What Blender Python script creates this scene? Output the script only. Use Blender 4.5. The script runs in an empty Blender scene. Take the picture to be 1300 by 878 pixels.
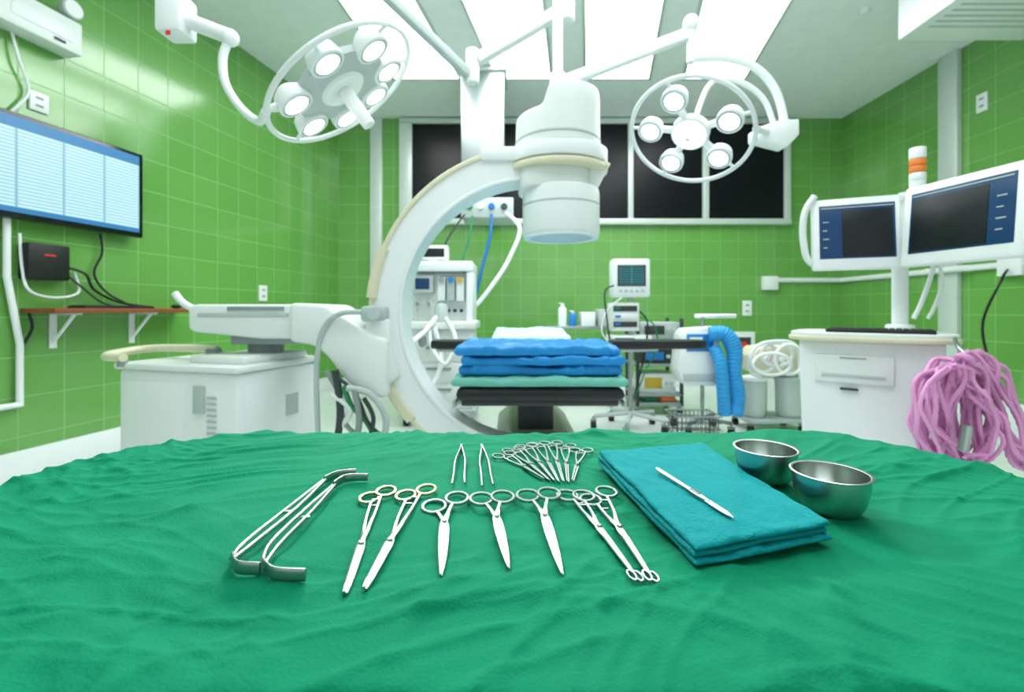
import bpy, bmesh, math, random
from mathutils import Vector, Matrix, noise
random.seed(4)
SC=bpy.context.scene
COL=SC.collection
PI=math.pi
F=580.0; HOR=394.0; CH=1.0
V=Vector
def at(px,py,d): return V(((px-650)/F*d, d, CH+(HOR-py)/F*d))
def tab(px,py,z=0.803):
    d=(CH-z)*F/(py-HOR); return V(((px-650)/F*d,d,z))
# ------------------------------------------------------------ materials
def lin(h):
    h=h.lstrip('#'); o=[]
    for i in (0,2,4):
        c=int(h[i:i+2],16)/255
        o.append(c/12.92 if c<=.04045 else ((c+.055)/1.055)**2.4)
    return (o[0],o[1],o[2],1)
def mat(name,hx,rough=.5,metal=0,var=.06,scale=8,bump=0,bscale=60,emit=0,coat=0,alpha=1,trans=0,spec=.5,crease=0,cscale=9,cdist=.006):
    m=bpy.data.materials.new(name); m.use_nodes=True
    nt=m.node_tree; b=nt.nodes['Principled BSDF']; c=lin(hx)
    tc=nt.nodes.new('ShaderNodeTexCoord'); no=nt.nodes.new('ShaderNodeTexNoise'); no.inputs['Scale'].default_value=scale
    nt.links.new(tc.outputs['Object'],no.inputs['Vector'])
    mx=nt.nodes.new('ShaderNodeMix'); mx.data_type='RGBA'
    mx.inputs[6].default_value=tuple(x*(1-var) for x in c[:3])+(1,)
    mx.inputs[7].default_value=tuple(min(1,x*(1+var)) for x in c[:3])+(1,)
    nt.links.new(no.outputs['Fac'],mx.inputs[0]); nt.links.new(mx.outputs[2],b.inputs['Base Color'])
    b.inputs['Roughness'].default_value=rough; b.inputs['Metallic'].default_value=metal
    b.inputs['Specular IOR Level'].default_value=spec
    if coat: b.inputs['Coat Weight'].default_value=coat
    if trans: b.inputs['Transmission Weight'].default_value=trans
    if alpha<1: b.inputs['Alpha'].default_value=alpha
    if emit:
        nt.links.new(mx.outputs[2],b.inputs['Emission Color']); b.inputs['Emission Strength'].default_value=emit
    last=None
    if bump:
        n2=nt.nodes.new('ShaderNodeTexNoise'); n2.inputs['Scale'].default_value=bscale; n2.inputs['Detail'].default_value=4
        nt.links.new(tc.outputs['Object'],n2.inputs['Vector'])
        bp=nt.nodes.new('ShaderNodeBump'); bp.inputs['Strength'].default_value=bump; bp.inputs['Distance'].default_value=.01
        nt.links.new(n2.outputs['Fac'],bp.inputs['Height']); last=bp
    if crease:
        n3=nt.nodes.new('ShaderNodeTexNoise'); n3.noise_type='RIDGED_MULTIFRACTAL'
        n3.inputs['Scale'].default_value=cscale; n3.inputs['Detail'].default_value=3; n3.inputs['Distortion'].default_value=.5
        mp=nt.nodes.new('ShaderNodeMapping'); mp.inputs['Scale'].default_value=(1,1.7,1); mp.inputs['Rotation'].default_value=(0,0,.5)
        nt.links.new(tc.outputs['Object'],mp.inputs['Vector']); nt.links.new(mp.outputs[0],n3.inputs['Vector'])
        b3=nt.nodes.new('ShaderNodeBump'); b3.inputs['Strength'].default_value=crease; b3.inputs['Distance'].default_value=cdist
        nt.links.new(n3.outputs['Fac'],b3.inputs['Height'])
        if last: nt.links.new(last.outputs['Normal'],b3.inputs['Normal'])
        last=b3
    if last: nt.links.new(last.outputs['Normal'],b.inputs['Normal'])
    return m
def tilemat(name,c1,c2,grout,size,rough=.12,mortar=.006,bumpd=.003,spec=.5):
    m=bpy.data.materials.new(name); m.use_nodes=True
    nt=m.node_tree; b=nt.nodes['Principled BSDF']; b.inputs['Specular IOR Level'].default_value=spec
    uv=nt.nodes.new('ShaderNodeUVMap'); br=nt.nodes.new('ShaderNodeTexBrick')
    br.offset=0; br.squash=1
    br.inputs['Scale'].default_value=1; br.inputs['Brick Width'].default_value=size; br.inputs['Row Height'].default_value=size
    br.inputs['Mortar Size'].default_value=mortar/2; br.inputs['Mortar Smooth'].default_value=.2
    br.inputs['Color1'].default_value=lin(c1); br.inputs['Color2'].default_value=lin(c2); br.inputs['Mortar'].default_value=lin(grout)
    nt.links.new(uv.outputs['UV'],br.inputs['Vector']); nt.links.new(br.outputs['Color'],b.inputs['Base Color'])
    mr=nt.nodes.new('ShaderNodeMapRange'); mr.inputs[3].default_value=rough; mr.inputs[4].default_value=.6
    nt.links.new(br.outputs['Fac'],mr.inputs[0]); nt.links.new(mr.outputs[0],b.inputs['Roughness'])
    no=nt.nodes.new('ShaderNodeTexNoise'); no.inputs['Scale'].default_value=3; nt.links.new(uv.outputs['UV'],no.inputs['Vector'])
    ad=nt.nodes.new('ShaderNodeMath'); ad.operation='MULTIPLY_ADD'; ad.inputs[1].default_value=-1
    nt.links.new(br.outputs['Fac'],ad.inputs[0]); nt.links.new(no.outputs['Fac'],ad.inputs[2])
    bp=nt.nodes.new('ShaderNodeBump'); bp.inputs['Strength'].default_value=.35; bp.inputs['Distance'].default_value=bumpd
    nt.links.new(ad.outputs[0],bp.inputs['Height']); nt.links.new(bp.outputs['Normal'],b.inputs['Normal'])
    return m
def rowsmat(name,bg,ink,cols,rows,emit=1.2,frac=.35):
    m=bpy.data.materials.new(name); m.use_nodes=True
    nt=m.node_tree; b=nt.nodes['Principled BSDF']
    uv=nt.nodes.new('ShaderNodeUVMap'); br=nt.nodes.new('ShaderNodeTexBrick'); br.offset=0
    br.inputs['Scale'].default_value=1; br.inputs['Brick Width'].default_value=1/cols; br.inputs['Row Height'].default_value=1/rows
    br.inputs['Mortar Size'].default_value=frac/rows/2; br.inputs['Mortar Smooth'].default_value=.3
    br.inputs['Color1'].default_value=lin(bg); br.inputs['Color2'].default_value=lin(bg); br.inputs['Mortar'].default_value=lin(ink)
    nt.links.new(uv.outputs['UV'],br.inputs['Vector'])
    nt.links.new(br.outputs['Color'],b.inputs['Base Color']); nt.links.new(br.outputs['Color'],b.inputs['Emission Color'])
    b.inputs['Emission Strength'].default_value=emit; b.inputs['Roughness'].default_value=.3
    return m
M={}
M['tile']=tilemat('green_wall_tile','#66A24C','#6CA852','#86BC70',.24,rough=.15,mortar=.006,spec=.9)
M['floor']=tilemat('floor_vinyl','#E4EAEA','#E3E9E9','#D2D9D8',.6,rough=.2,mortar=.003,bumpd=.0005)
M['ceil']=mat('ceiling_paint','#F1F5F7',.8,bump=.05)
M['white']=mat('white_enamel','#EEF2F4',.33,var=.02)
M['offwhite']=mat('off_white_plastic','#E8EDEC',.38,var=.02)
M['cream']=mat('cream_plastic','#DDD8BC',.4,var=.03)
M['grey']=mat('grey_plastic','#8E9A9A',.45)
M['lgrey']=mat('light_grey_plastic','#B9C4C4',.45)
M['dgrey']=mat('dark_grey_plastic','#343C3E',.5)
M['black']=mat('black_rubber','#101214',.5)
M['pad']=mat('black_vinyl_pad','#16191c',.35,bump=.1)
M['steel']=mat('brushed_steel','#B4BCBC',.35,1,bump=.03,bscale=120)
M['inst']=mat('instrument_steel','#A4ADAC',.36,1,var=.1,scale=60,bump=.03,bscale=90)
M['bowl']=mat('bowl_steel','#B8C0BD',.28,1,bump=.02,bscale=80)
M['gold']=mat('gold_plated_handle','#CDB88C',.34,1)
M['drape']=mat('green_surgical_cotton','#007A58',.85,var=.12,scale=9,bump=.2,bscale=420,spec=.12,crease=.5,cscale=7,cdist=.006)
M['teal']=mat('teal_surgical_cotton','#00878C',.85,var=.08,scale=14,bump=.3,bscale=300,spec=.15,crease=.45,cscale=16,cdist=.002)
M['blue']=mat('blue_sheet_cotton','#0E8BD8',.34,var=.12,scale=12,bump=.3,bscale=40,crease=.7,cscale=7,cdist=.012)
M['sea']=mat('pale_green_sheet','#70BDB0',.8,var=.1,bump=.3,bscale=80,crease=.5,cscale=8,cdist=.01)
M['pale']=mat('pale_blue_white_sheet','#B6DCE4',.8,bump=.3,bscale=60)
M['glass']=mat('dark_window_glass','#0A0F14',.3,var=.2,spec=.25)
M['alu']=mat('window_aluminium','#D4DDDA',.35,.2)
M['wood']=mat('brown_shelf_wood','#8A4B25',.5,var=.25,scale=25)
M['tvblack']=mat('gloss_black','#0A0C0F',.15)
M['tv']=rowsmat('spreadsheet_screen','#B2CEDC','#7CA2B8',5,22,.38,.3)
M['tvhead']=mat('screen_header_blue','#2E6C9E',.3,emit=.5)
M['scrdark']=mat('dark_scan_screen','#1B2024',.3,var=.2,spec=.3)
M['scrblue']=mat('blue_scan_screen','#173A60',.25,emit=.25,spec=.3)
M['scrpm']=rowsmat('monitor_trace_screen','#1A3F48','#3B8791',2,7,.5,.2)
M['panel']=mat('ceiling_light_diffuser','#F9FFFE',.5,var=0,emit=8.5)
M['fill_panel']=mat('added_near_fill_diffuser','#F9FFFE',.5,var=0,emit=4.2)  # glow of the out-of-view near panels, added to light the table foreground
M['lens']=mat('surgical_lamp_lens','#F8FFFC',.2,var=0,emit=12)
M['lensrim']=mat('lamp_pod_rim','#C2CDCA',.3,.2)
M['orange']=mat('orange_beacon','#DC7C36',.3,emit=.15)
M['red']=mat('red_indicator','#C22A1E',.4,emit=.3)
M['pink']=mat('pink_tubing','#F0A6DE',.25,var=.08,scale=25,trans=.15)
M['hoseblue']=mat('blue_gas_hose','#1269B4',.4)
M['hosegreen']=mat('green_gas_hose','#1E8050',.4)
M['warm']=mat('light_blue_fabric_hose','#2E9BE0',.6,bump=.2,bscale=40)
M['bluep']=mat('blue_plastic','#1B7CC4',.4)
M['clear']=mat('clear_canister_plastic','#DDE8E6',.2,var=.02,trans=.35)
M['base']=mat('beige_grey_base_cover','#A9ADA0',.4)
M['yellow']=mat('yellow_plastic','#C9A93A',.5)
# ------------------------------------------------------------ mesh builder
def catmull(pts,n=6,closed=False):
    P=[V(p) for p in pts]; out=[]; N=len(P)
    rng=range(N) if closed else range(N-1)
    for i in rng:
        if closed: a,b,c,d=P[(i-1)%N],P[i],P[(i+1)%N],P[(i+2)%N]
        else: a,b,c,d=P[max(i-1,0)],P[i],P[i+1],P[min(i+2,N-1)]
        for k in range(n):
            t=k/n
            out.append(.5*((2*b)+(-a+c)*t+(2*a-5*b+4*c-d)*t*t+(-a+3*b-3*c+d)*t**3))
    if not closed: out.append(P[-1])
    return out
class MB:
    def __init__(s): s.bm=bmesh.new()
    def merge(s,tb,mt=None):
        if mt is not None: bmesh.ops.transform(tb,matrix=mt,verts=tb.verts[:])
        me=bpy.data.meshes.new('t'); tb.to_mesh(me); tb.free(); s.bm.from_mesh(me); bpy.data.meshes.remove(me); return s
    def box(s,c,size,rz=0,bev=0,seg=2,rot=None):
        tb=bmesh.new(); bmesh.ops.create_cube(tb,size=1)
        for v in tb.verts: v.co=V((v.co.x*size[0],v.co.y*size[1],v.co.z*size[2]))
        if bev: bmesh.ops.bevel(tb,geom=tb.edges[:],offset=min(bev,min(size)*.45),segments=seg,affect='EDGES',profile=.5)
        R=rot if rot is not None else Matrix.Rotation(rz,4,'Z')
        return s.merge(tb,Matrix.Translation(V(c))@R)
    def b2(s,x0,x1,y0,y1,z0,z1,bev=0):
        return s.box(((x0+x1)/2,(y0+y1)/2,(z0+z1)/2),(abs(x1-x0),abs(y1-y0),abs(z1-z0)),0,bev)
    def pb(s,px0,py0,px1,py1,d,dep,bev=.004):
        a=at(px0,py0,d); b=at(px1,py1,d)
        return s.b2(a.x,b.x,d,d+dep,b.z,a.z,bev)
    def tube(s,pts,r,seg=10,closed=False,radii=None,caps=True):
        P=[V(p) for p in pts]; n=len(P); rings=[]
        def tan(i):
            if closed: return (P[(i+1)%n]-P[i-1]).normalized()
            return (P[min(i+1,n-1)]-P[max(i-1,0)]).normalized()
        t=tan(0); up=V((0,0,1)) if abs(t.z)<.9 else V((0,1,0))
        nn=t.cross(up).normalized()
        for i in range(n):
            t=tan(i); nn=(nn-t*nn.dot(t)).normalized(); bb=t.cross(nn)
            rr=radii[i] if radii else r
            rings.append([s.bm.verts.new(P[i]+rr*(math.cos(2*PI*k/seg)*nn+math.sin(2*PI*k/seg)*bb)) for k in range(seg)])
        m=n if closed else n-1
        for i in range(m):
            A=rings[i];B=rings[(i+1)%n]
            off=0
            if closed and i==n-1:
                best=1e9
                for o in range(seg):
                    dd=(A[0].co-B[o].co).length
                    if dd<best: best=dd;off=o
            for k in range(seg):
                s.bm.faces.new((A[k],A[(k+1)%seg],B[(k+1+off)%seg],B[(k+off)%seg]))
        if not closed and caps:
            s.bm.faces.new(rings[0][::-1]); s.bm.faces.new(rings[-1])
        return s
    def st(s,pts,r,n=6,seg=10,closed=False,**k): return s.tube(catmull(pts,n,closed),r,seg,closed,**k)
    def ribbon(s,pts,ws,hs,closed=False,seg=10):
        P=[V(p) for p in pts]; n=len(P); rings=[]
        if not isinstance(ws,(list,tuple)): ws=[ws]*n
        if not isinstance(hs,(list,tuple)): hs=[hs]*n
        for i in range(n):
            t=(P[(i+1)%n]-P[i-1]) if closed else (P[min(i+1,n-1)]-P[max(i-1,0)])
            t.z=0; t.normalize(); nn=V((t.y,-t.x,0)); ring=[]
            for k in range(seg):
                a=2*PI*k/seg+PI/seg; ca,sa=math.cos(a),math.sin(a)
                ca=math.copysign(abs(ca)**.7,ca); sa=math.copysign(abs(sa)**.7,sa)
                ring.append(s.bm.verts.new(P[i]+nn*ca*ws[i]/2+V((0,0,sa*hs[i]/2))))
            rings.append(ring)
        for i in range(n if closed else n-1):
            A=rings[i];B=rings[(i+1)%n]
            for k in range(seg): s.bm.faces.new((A[k],A[(k+1)%seg],B[(k+1)%seg],B[k]))
        if not closed: s.bm.faces.new(rings[0][::-1]); s.bm.faces.new(rings[-1])
        return s
    def lathe(s,prof,c=(0,0,0),seg=36,mt=None,fn=None):
        tb=bmesh.new(); rings=[]
        for r,z in prof:
            if r<1e-6: rings.append([tb.verts.new((0,0,z))])
            else: rings.append([tb.verts.new((r*math.cos(2*PI*k/seg),r*math.sin(2*PI*k/seg),z)) for k in range(seg)])
        for a,b in zip(rings,rings[1:]):
            for k in range(seg):
                k2=(k+1)%seg
                if len(a)==1 and len(b)==1: continue
                if len(a)==1: tb.faces.new((a[0],b[k2],b[k]))
                elif len(b)==1: tb.faces.new((a[k],a[k2],b[0]))
                else: tb.faces.new((a[k],a[k2],b[k2],b[k]))
        if fn:
            for v in tb.verts: v.co=fn(v.co)
        T=Matrix.Translation(V(c))
        if mt is not None: T=T@mt
        return s.merge(tb,T)
    def cyl(s,a,b,r,r2=None,seg=24,bev=0):
        a=V(a);b=V(b);d=b-a;L=d.length;r2=r if r2 is None else r2
        q=d.to_track_quat('Z','Y').to_matrix().to_4x4()
        if bev: pr=[(0,0),(r-bev,0),(r-bev*.3,bev*.3),(r,bev),(r2,L-bev),(r2-bev*.3,L-bev*.3),(r2-bev,L),(0,L)]
        else: pr=[(0,0),(r,0),(r2,L),(0,L)]
        return s.lathe(pr,a,seg,q)
    def prism(s,poly,ext,bev=0,seg=2):
        tb=bmesh.new(); A=[tb.verts.new(V(p)) for p in poly]; B=[tb.verts.new(V(p)+V(ext)) for p in poly]; n=len(A)
        tb.faces.new(A); tb.faces.new(B[::-1])
        for i in range(n): tb.faces.new((A[i],B[i],B[(i+1)%n],A[(i+1)%n]))
        bmesh.ops.recalc_face_normals(tb,faces=tb.faces[:])
        if bev: bmesh.ops.bevel(tb,geom=tb.edges[:],offset=bev,segments=seg,affect='EDGES',profile=.5)
        return s.merge(tb)
    def ball(s,c,r,sc=(1,1,1),seg=16):
        tb=bmesh.new(); bmesh.ops.create_uvsphere(tb,u_segments=seg,v_segments=seg//2+2,radius=r)
        for v in tb.verts: v.co=V((v.co.x*sc[0],v.co.y*sc[1],v.co.z*sc[2]))
        return s.merge(tb,Matrix.Translation(V(c)))
    def arc(s,cx,cz,r0,r1,y0,y1,a0,a1,n=72,bev=.006):
        prof=[(r0+bev,y0),(r1-bev,y0),(r1,y0+bev),(r1,y1-bev),(r1-bev,y1),(r0+bev,y1),(r0,y1-bev),(r0,y0+bev)]
        rings=[]
        for i in range(n+1):
            a=math.radians(a0+(a1-a0)*i/n)
            rings.append([s.bm.verts.new((cx+r*math.cos(a),y,cz+r*math.sin(a))) for r,y in prof])
        for A,B in zip(rings,rings[1:]):
            for k in range(8): s.bm.faces.new((A[k],A[(k+1)%8],B[(k+1)%8],B[k]))
        s.bm.faces.new(rings[0][::-1]); s.bm.faces.new(rings[-1]); return s
    def slab(s,c,z0,z1,n=28,m=20,edge=.08,wob=.002,seed=0,freq=14):
        tb=bmesh.new(); mid=(z0+z1)/2; h=(z1-z0)/2
        for side in (1,-1):
            g=[]
            for i in range(n+1):
                row=[]
                for j in range(m+1):
                    a=math.sin((-1+2*i/n)*PI/2); b=math.sin((-1+2*j/m)*PI/2)
                    ea=max(0,(abs(a)-(1-edge))/edge); eb=max(0,(abs(b)-(1-edge))/edge)
                    hz=math.sqrt(max(0,1-ea*ea))*math.sqrt(max(0,1-eb*eb))
                    u=(a+1)/2; v=(b+1)/2
                    p=V(c[0])*(1-u)*(1-v)+V(c[1])*u*(1-v)+V(c[2])*u*v+V(c[3])*(1-u)*v
                    q=V((p.x*freq,p.y*freq,seed*7.3))
                    w=noise.noise(q)*wob+(1-abs(noise.noise(q*2.1))*3)*wob*.45+noise.noise(q*4.3)*wob*.25
                    p.x+=noise.noise(q+V((5,1,2)))*wob*1.2; p.y+=noise.noise(q+V((1,8,3)))*wob*1.2
                    row.append(tb.verts.new((p.x,p.y,mid+side*h*hz+(w if side>0 else w*.15) if hz>1e-4 else mid)))
                g.append(row)
            for i in range(n):
                for j in range(m):
                    q4=(g[i][j],g[i+1][j],g[i+1][j+1],g[i][j+1])
                    tb.faces.new(q4 if side>0 else q4[::-1])
        bmesh.ops.remove_doubles(tb,verts=tb.verts[:],dist=1e-5)
        return s.merge(tb)
    def build(s,name,m,parent=None,mt=None,ang=38,label=None,origin=True):
        bm=s.bm
        if mt is not None: bmesh.ops.transform(bm,matrix=mt,verts=bm.verts[:])
        bmesh.ops.recalc_face_normals(bm,faces=bm.faces[:])
        off=V((0,0,0))
        if parent is not None: off=ORG[parent.name]
        elif origin:
            xs=[v.co.x for v in bm.verts];ys=[v.co.y for v in bm.verts];zs=[v.co.z for v in bm.verts]
            off=V(((min(xs)+max(xs))/2,(min(ys)+max(ys))/2,min(zs)))
        for v in bm.verts: v.co-=off
        la=math.radians(ang)
        for f in bm.faces: f.smooth=True
        for e in bm.edges:
            if len(e.link_faces)!=2 or e.calc_face_angle(0)>la: e.smooth=False
        me=bpy.data.meshes.new(name); bm.to_mesh(me); bm.free(); me.materials.append(m)
        o=bpy.data.objects.new(name,me); COL.objects.link(o)
        if parent is not None: o.parent=parent; ORG[o.name]=off
        else: o.location=off; ORG[o.name]=off
        if label: o['label']=label
        return o
ORG={}
def thing(name,label,cat,loc=(0,0,0),group=None):
    o=bpy.data.objects.new(name,None); COL.objects.link(o); o.location=loc; o.empty_display_size=.05
    o['label']=label; o['category']=cat
    if group: o['group']=group
    ORG[o.name]=V(loc); return o
def tag(o,label,cat,group=None):
    o['label']=label; o['category']=cat
    if group: o['group']=group
    return o
def struct(o): o['kind']='structure'; return o
def quad(name,pts,m,parent=None,uvs=((0,0),(1,0),(1,1),(0,1))):
    off=ORG[parent.name] if parent is not None else V((0,0,0))
    me=bpy.data.meshes.new(name); me.from_pydata([tuple(V(p)-off) for p in pts],[],[(0,1,2,3)])
    ul=me.uv_layers.new(name='UVMap')
    for i,u in enumerate(uvs): ul.data[i].uv=u
    me.materials.append(m); o=bpy.data.objects.new(name,me); COL.objects.link(o)
    if parent is not None: o.parent=parent
    ORG[o.name]=off
    return o
def caster(root,x,y,r=.04,name='caster'):
    mb=MB(); mb.cyl((x-.012,y,r),(x+.012,y,r),r,seg=20,bev=.004)
    mb.cyl((x-.03,y,r),(x-.010,y,r),r*.95,seg=20,bev=.003)
    c=mb.build(name,M['black'],root)
    f=MB(); f.box((x-.01,y,r*2+.008),(.05,r*1.3,.016),0,.004); f.cyl((x-.01,y,r*2),(x-.01,y,r*2+.04),.008,seg=12); f.build('caster_fork',M['grey'],c)
    return c
# ------------------------------------------------------------ room
BD=6.04; RX=4.36; H=3.54; Y0=-2.2
def WX(d): return -3.52+.204*d
tl=V((.204,1,0)).normalized(); nl=V((1,-.204,0)).normalized(); RZL=math.atan2(1,.204)
def LW(px,py,off=0):
    d=3.52/(.204+(650-px)/F); return at(px,py,d)+nl*off
def RW(px,py): return at(px,py,RX*F/(px-650))
def BW(px,py): return at(px,py,BD)
def zz(py,d): return CH+(HOR-py)/F*d
def wall(name,a,b,z0=0,z1=H,uo=0):
    L=(V(b)-V(a)).length
    return struct(quad(name,[(a[0],a[1],z0),(b[0],b[1],z0),(b[0],b[1],z1),(a[0],a[1],z1)],M['tile'],None,((uo,z0),(uo+L,z0),(uo+L,z1),(uo,z1))))
wall('wall_back',(WX(BD),BD),(RX,BD)); wall('wall_left',(WX(Y0),Y0),(WX(BD),BD)); wall('wall_right',(RX,BD),(RX,Y0))
struct(quad('floor',[(-4.3,Y0,0),(4.6,Y0,0),(4.6,BD,0),(-4.3,BD,0)],M['floor'],None,((0,0),(8.9,0),(8.9,8.3),(0,8.3))))
mb=MB(); mb.b2(-4.3,4.6,Y0,BD+.1,H,H+.1); struct(mb.build('ceiling',M['ceil']))
mb=MB(); mb.b2(WX(BD),RX,BD-.02,BD,0,.11,.004); struct(mb.build('baseboard_back',M['white']))
mb=MB(); mb.b2(RX-.02,RX,Y0,BD-.02,0,.2,.004); struct(mb.build('baseboard_right',M['white']))
mb=MB(); ce=V((WX(1.9),1.9,.08))+nl*.012; mb.box(ce,(8.2,.022,.16),RZL,.004); struct(mb.build('baseboard_left',M['white']))
# back window
wt=BW(0,150).z-.02; a=BW(508,0).x; b=BW(1000,0).x; wb=BW(0,286).z
wr=thing('window_1','','',(0,BD,wb)); del wr['label']; del wr['category']; struct(wr)
fr=MB()
fr.b2(a,b,BD-.07,BD,wt-.07,wt,.006); fr.b2(a,b,BD-.09,BD,wb,wb+.075,.006)
xs=[508,589,698,796,890,993]
wds=[.17,.06,.06,.07,.08,.08]
for x,w in zip(xs,wds):
    X=BW(x,0).x; fr.b2(X,X+w,BD-.07,BD,wb+.06,wt-.05,.006)
fr.build('window_frame',M['alu'],wr)
for i in range(5):
    x0=BW(xs[i],0).x+wds[i]; x1=BW(xs[i+1],0).x
    mb=MB(); mb.b2(x0,x1,BD-.03,BD-.01,wb+.07,wt-.06); mb.build('window_pane',M['glass'],wr)
mb=MB(); p=BW(471,0).x; q=BW(486,0).x; mb.b2(p,q,BD-.05,BD,.11,H-.001,.004); struct(mb.build('trim_1',M['alu']))
mb=MB(); mb.b2(RX-.06,RX,4.42,4.62,.2,H-.001,.01); struct(mb.build('trim_2',M['alu']))
# ceiling light panels (far row; unseen near row added to brighten the drape)
def pan(x0,x1,X0,X1,d):
    t=(d-3.74)/(4.98-3.74); return x0+(X0-x0)*t, x1+(X1-x1)*t
defs=[(-1.41,-.775,-1.29,-.56),(-.407,.26,-.17,.43),(.588,1.246,.8,1.5),(1.55,2.28,1.87,2.54)]
names=['leftmost','second from left','third from left','rightmost']
for row,(d0,d1) in enumerate([(2.75,4.98),(0.0,2.45)]):
    for i,df in enumerate(defs):
        a0,b0=pan(df[0],df[1],df[2],df[3],d0); a1,b1=pan(df[0],df[1],df[2],df[3],d1)
        root=thing('ceiling_light',('bright recessed ceiling light panel, %s of the four in the far row'%names[i]) if row==0 else ('added unseen fill light panel above the instrument table, %s of the near row'%names[i]),'ceiling light',((a0+b1)/2,(d0+d1)/2,H-.03),'recessed ceiling light panels')
        mb=MB(); mb.prism([(a0,d0,H-.018),(b0,d0,H-.018),(b1,d1,H-.018),(a1,d1,H-.018)],(0,0,.016)); mb.build('diffuser',M['panel'] if row==0 else M['fill_panel'],root)
        mb=MB(); w=.03
        for P1,P2 in (((a0,d0),(b0,d0)),((b0,d0),(b1,d1)),((b1,d1),(a1,d1)),((a1,d1),(a0,d0))):
            A=V((P1[0],P1[1],H-.013));B=V((P2[0],P2[1],H-.013)); L=(B-A).length
            mb.box((A+B)/2,(L+w,w,.024),math.atan2(B.y-A.y,B.x-A.x),.004)
        mb.build('panel_frame',M['alu'],root)
# ------------------------------------------------------------ instrument table and drape
cx,cy,hx,hy,rr=.02,.5,.60,.25,.19
def sdf(x,y):
    qx=abs(x-cx)-(hx-rr); qy=abs(y-cy)-(hy-rr)
    return math.hypot(max(qx,0),max(qy,0))+min(max(qx,qy),0)-rr
def sm(a,b,x):
    t=max(0,min(1,(x-a)/(b-a))); return t*t*(3-2*t)
def wrk(x,y):
    wx=noise.noise(V((x*3.5,y*3.5,1.3)))*.16; wy=noise.noise(V((x*3.5,y*3.5,9.3)))*.16
    def ridge(sx,sy,ang,seed,pw,sh=2.8):
        ca,sa=math.cos(ang),math.sin(ang); X=(x+wx)*ca+(y+wy)*sa; Y=-(x+wx)*sa+(y+wy)*ca
        n=abs(noise.noise(V((X*sx,Y*sy,seed)))); return max(0,1-n*sh)**pw
    h=.0042*ridge(2.0,6,.45,1,1.6)+.0036*ridge(2.6,9,-.55,4,1.7,4)+.0030*ridge(4,13,1.15,7,1.6,4.5)+.0024*ridge(4,19,.15,17,1.5,5)+.0022*ridge(5,22,.85,23,1.5,5)+.0016*ridge(11,26,-.3,11,1.5,5)
    h+=.0022*noise.noise(V((x*8,y*8,3)))
    m=.50+.50*max(sm(.0,.12,x-.36),sm(0,.1,-.24-x),.7*sm(0,.06,.38-y),.4*sm(0,.05,y-.66))
    return h*m
ZC=.7955
def chh(x,y): return ZC+wrk(x,y)
bm=bmesh.new(); NX,NY=560,420; X0g,X1g,Y0g,Y1g=cx-hx-.32,cx+hx+.32,cy-hy-.28,cy+hy+.32
def cpos(x,y):
    s=sdf(x,y)+.006*noise.noise(V((x*7,y*7,21))); z=ZC+wrk(x,y)
    if s<=0: return (x,y,z)
    e=1e-3; g=V((sdf(x+e,y)-sdf(x-e,y),sdf(x,y+e)-sdf(x,y-e))).normalized()
    ex,ey=x-g.x*s,y-g.y*s; R=.016
    if s<R*PI/2: th=s/R; o=R*math.sin(th); dz=R*(1-math.cos(th))
    else: o=R; dz=R+s-R*PI/2
    per=math.atan2((ey-cy)*2.2,ex-cx)*.62
    k=sm(.02,.3,s); o+=k*(.028*(1+math.sin(per*24+2.2*noise.noise(V((per*2,0,5))))))+.008*k*noise.noise(V((ex*12,ey*12,z*8)))
    wk=wrk(x,y)
    return (ex+g.x*(o+wk),ey+g.y*(o+wk),ZC+wk*max(0,math.cos(min(s/R,PI/2)))-dz)
G=[[bm.verts.new(cpos(X0g+(X1g-X0g)*i/NX,Y0g+(Y1g-Y0g)*j/NY)) for j in range(NY+1)] for i in range(NX+1)]
for i in range(NX):
    for j in range(NY): bm.faces.new((G[i][j],G[i+1][j],G[i+1][j+1],G[i][j+1]))
mb=MB(); mb.bm.free(); mb.bm=bm
tag(mb.build('surgical_drape',M['drape'],ang=80),'wrinkled green cotton surgical drape spread over the instrument table in the foreground','surgical drape')
it=thing('instrument_table','steel instrument table hidden beneath the wrinkled green drape in the foreground','table',(cx,cy,0))
poly=[]
for k in range(48):
    a=2*PI*k/48; ca,sa=math.cos(a),math.sin(a)
    sx=(hx-rr)*(1 if ca>0 else -1); sy=(hy-rr)*(1 if sa>0 else -1)
    poly.append((cx+sx+(rr-.018)*ca,cy+sy+(rr-.018)*sa,.763))
mb=MB(); mb.prism(poly,(0,0,.027)); mb.build('table_top',M['steel'],it)
for sx in (-1,1):
    for sy in (-1,1):
        mb=MB(); mb.cyl((cx+sx*.48,cy+sy*.15,.03),(cx+sx*.48,cy+sy*.15,.763),.016); mb.ball((cx+sx*.48,cy+sy*.15,.02),.02); mb.build('leg',M['steel'],it)
mb=MB(); mb.b2(cx-.48,cx+.48,cy-.15,cy+.15,.25,.265,.004); mb.build('lower_shelf',M['steel'],it)
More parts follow.
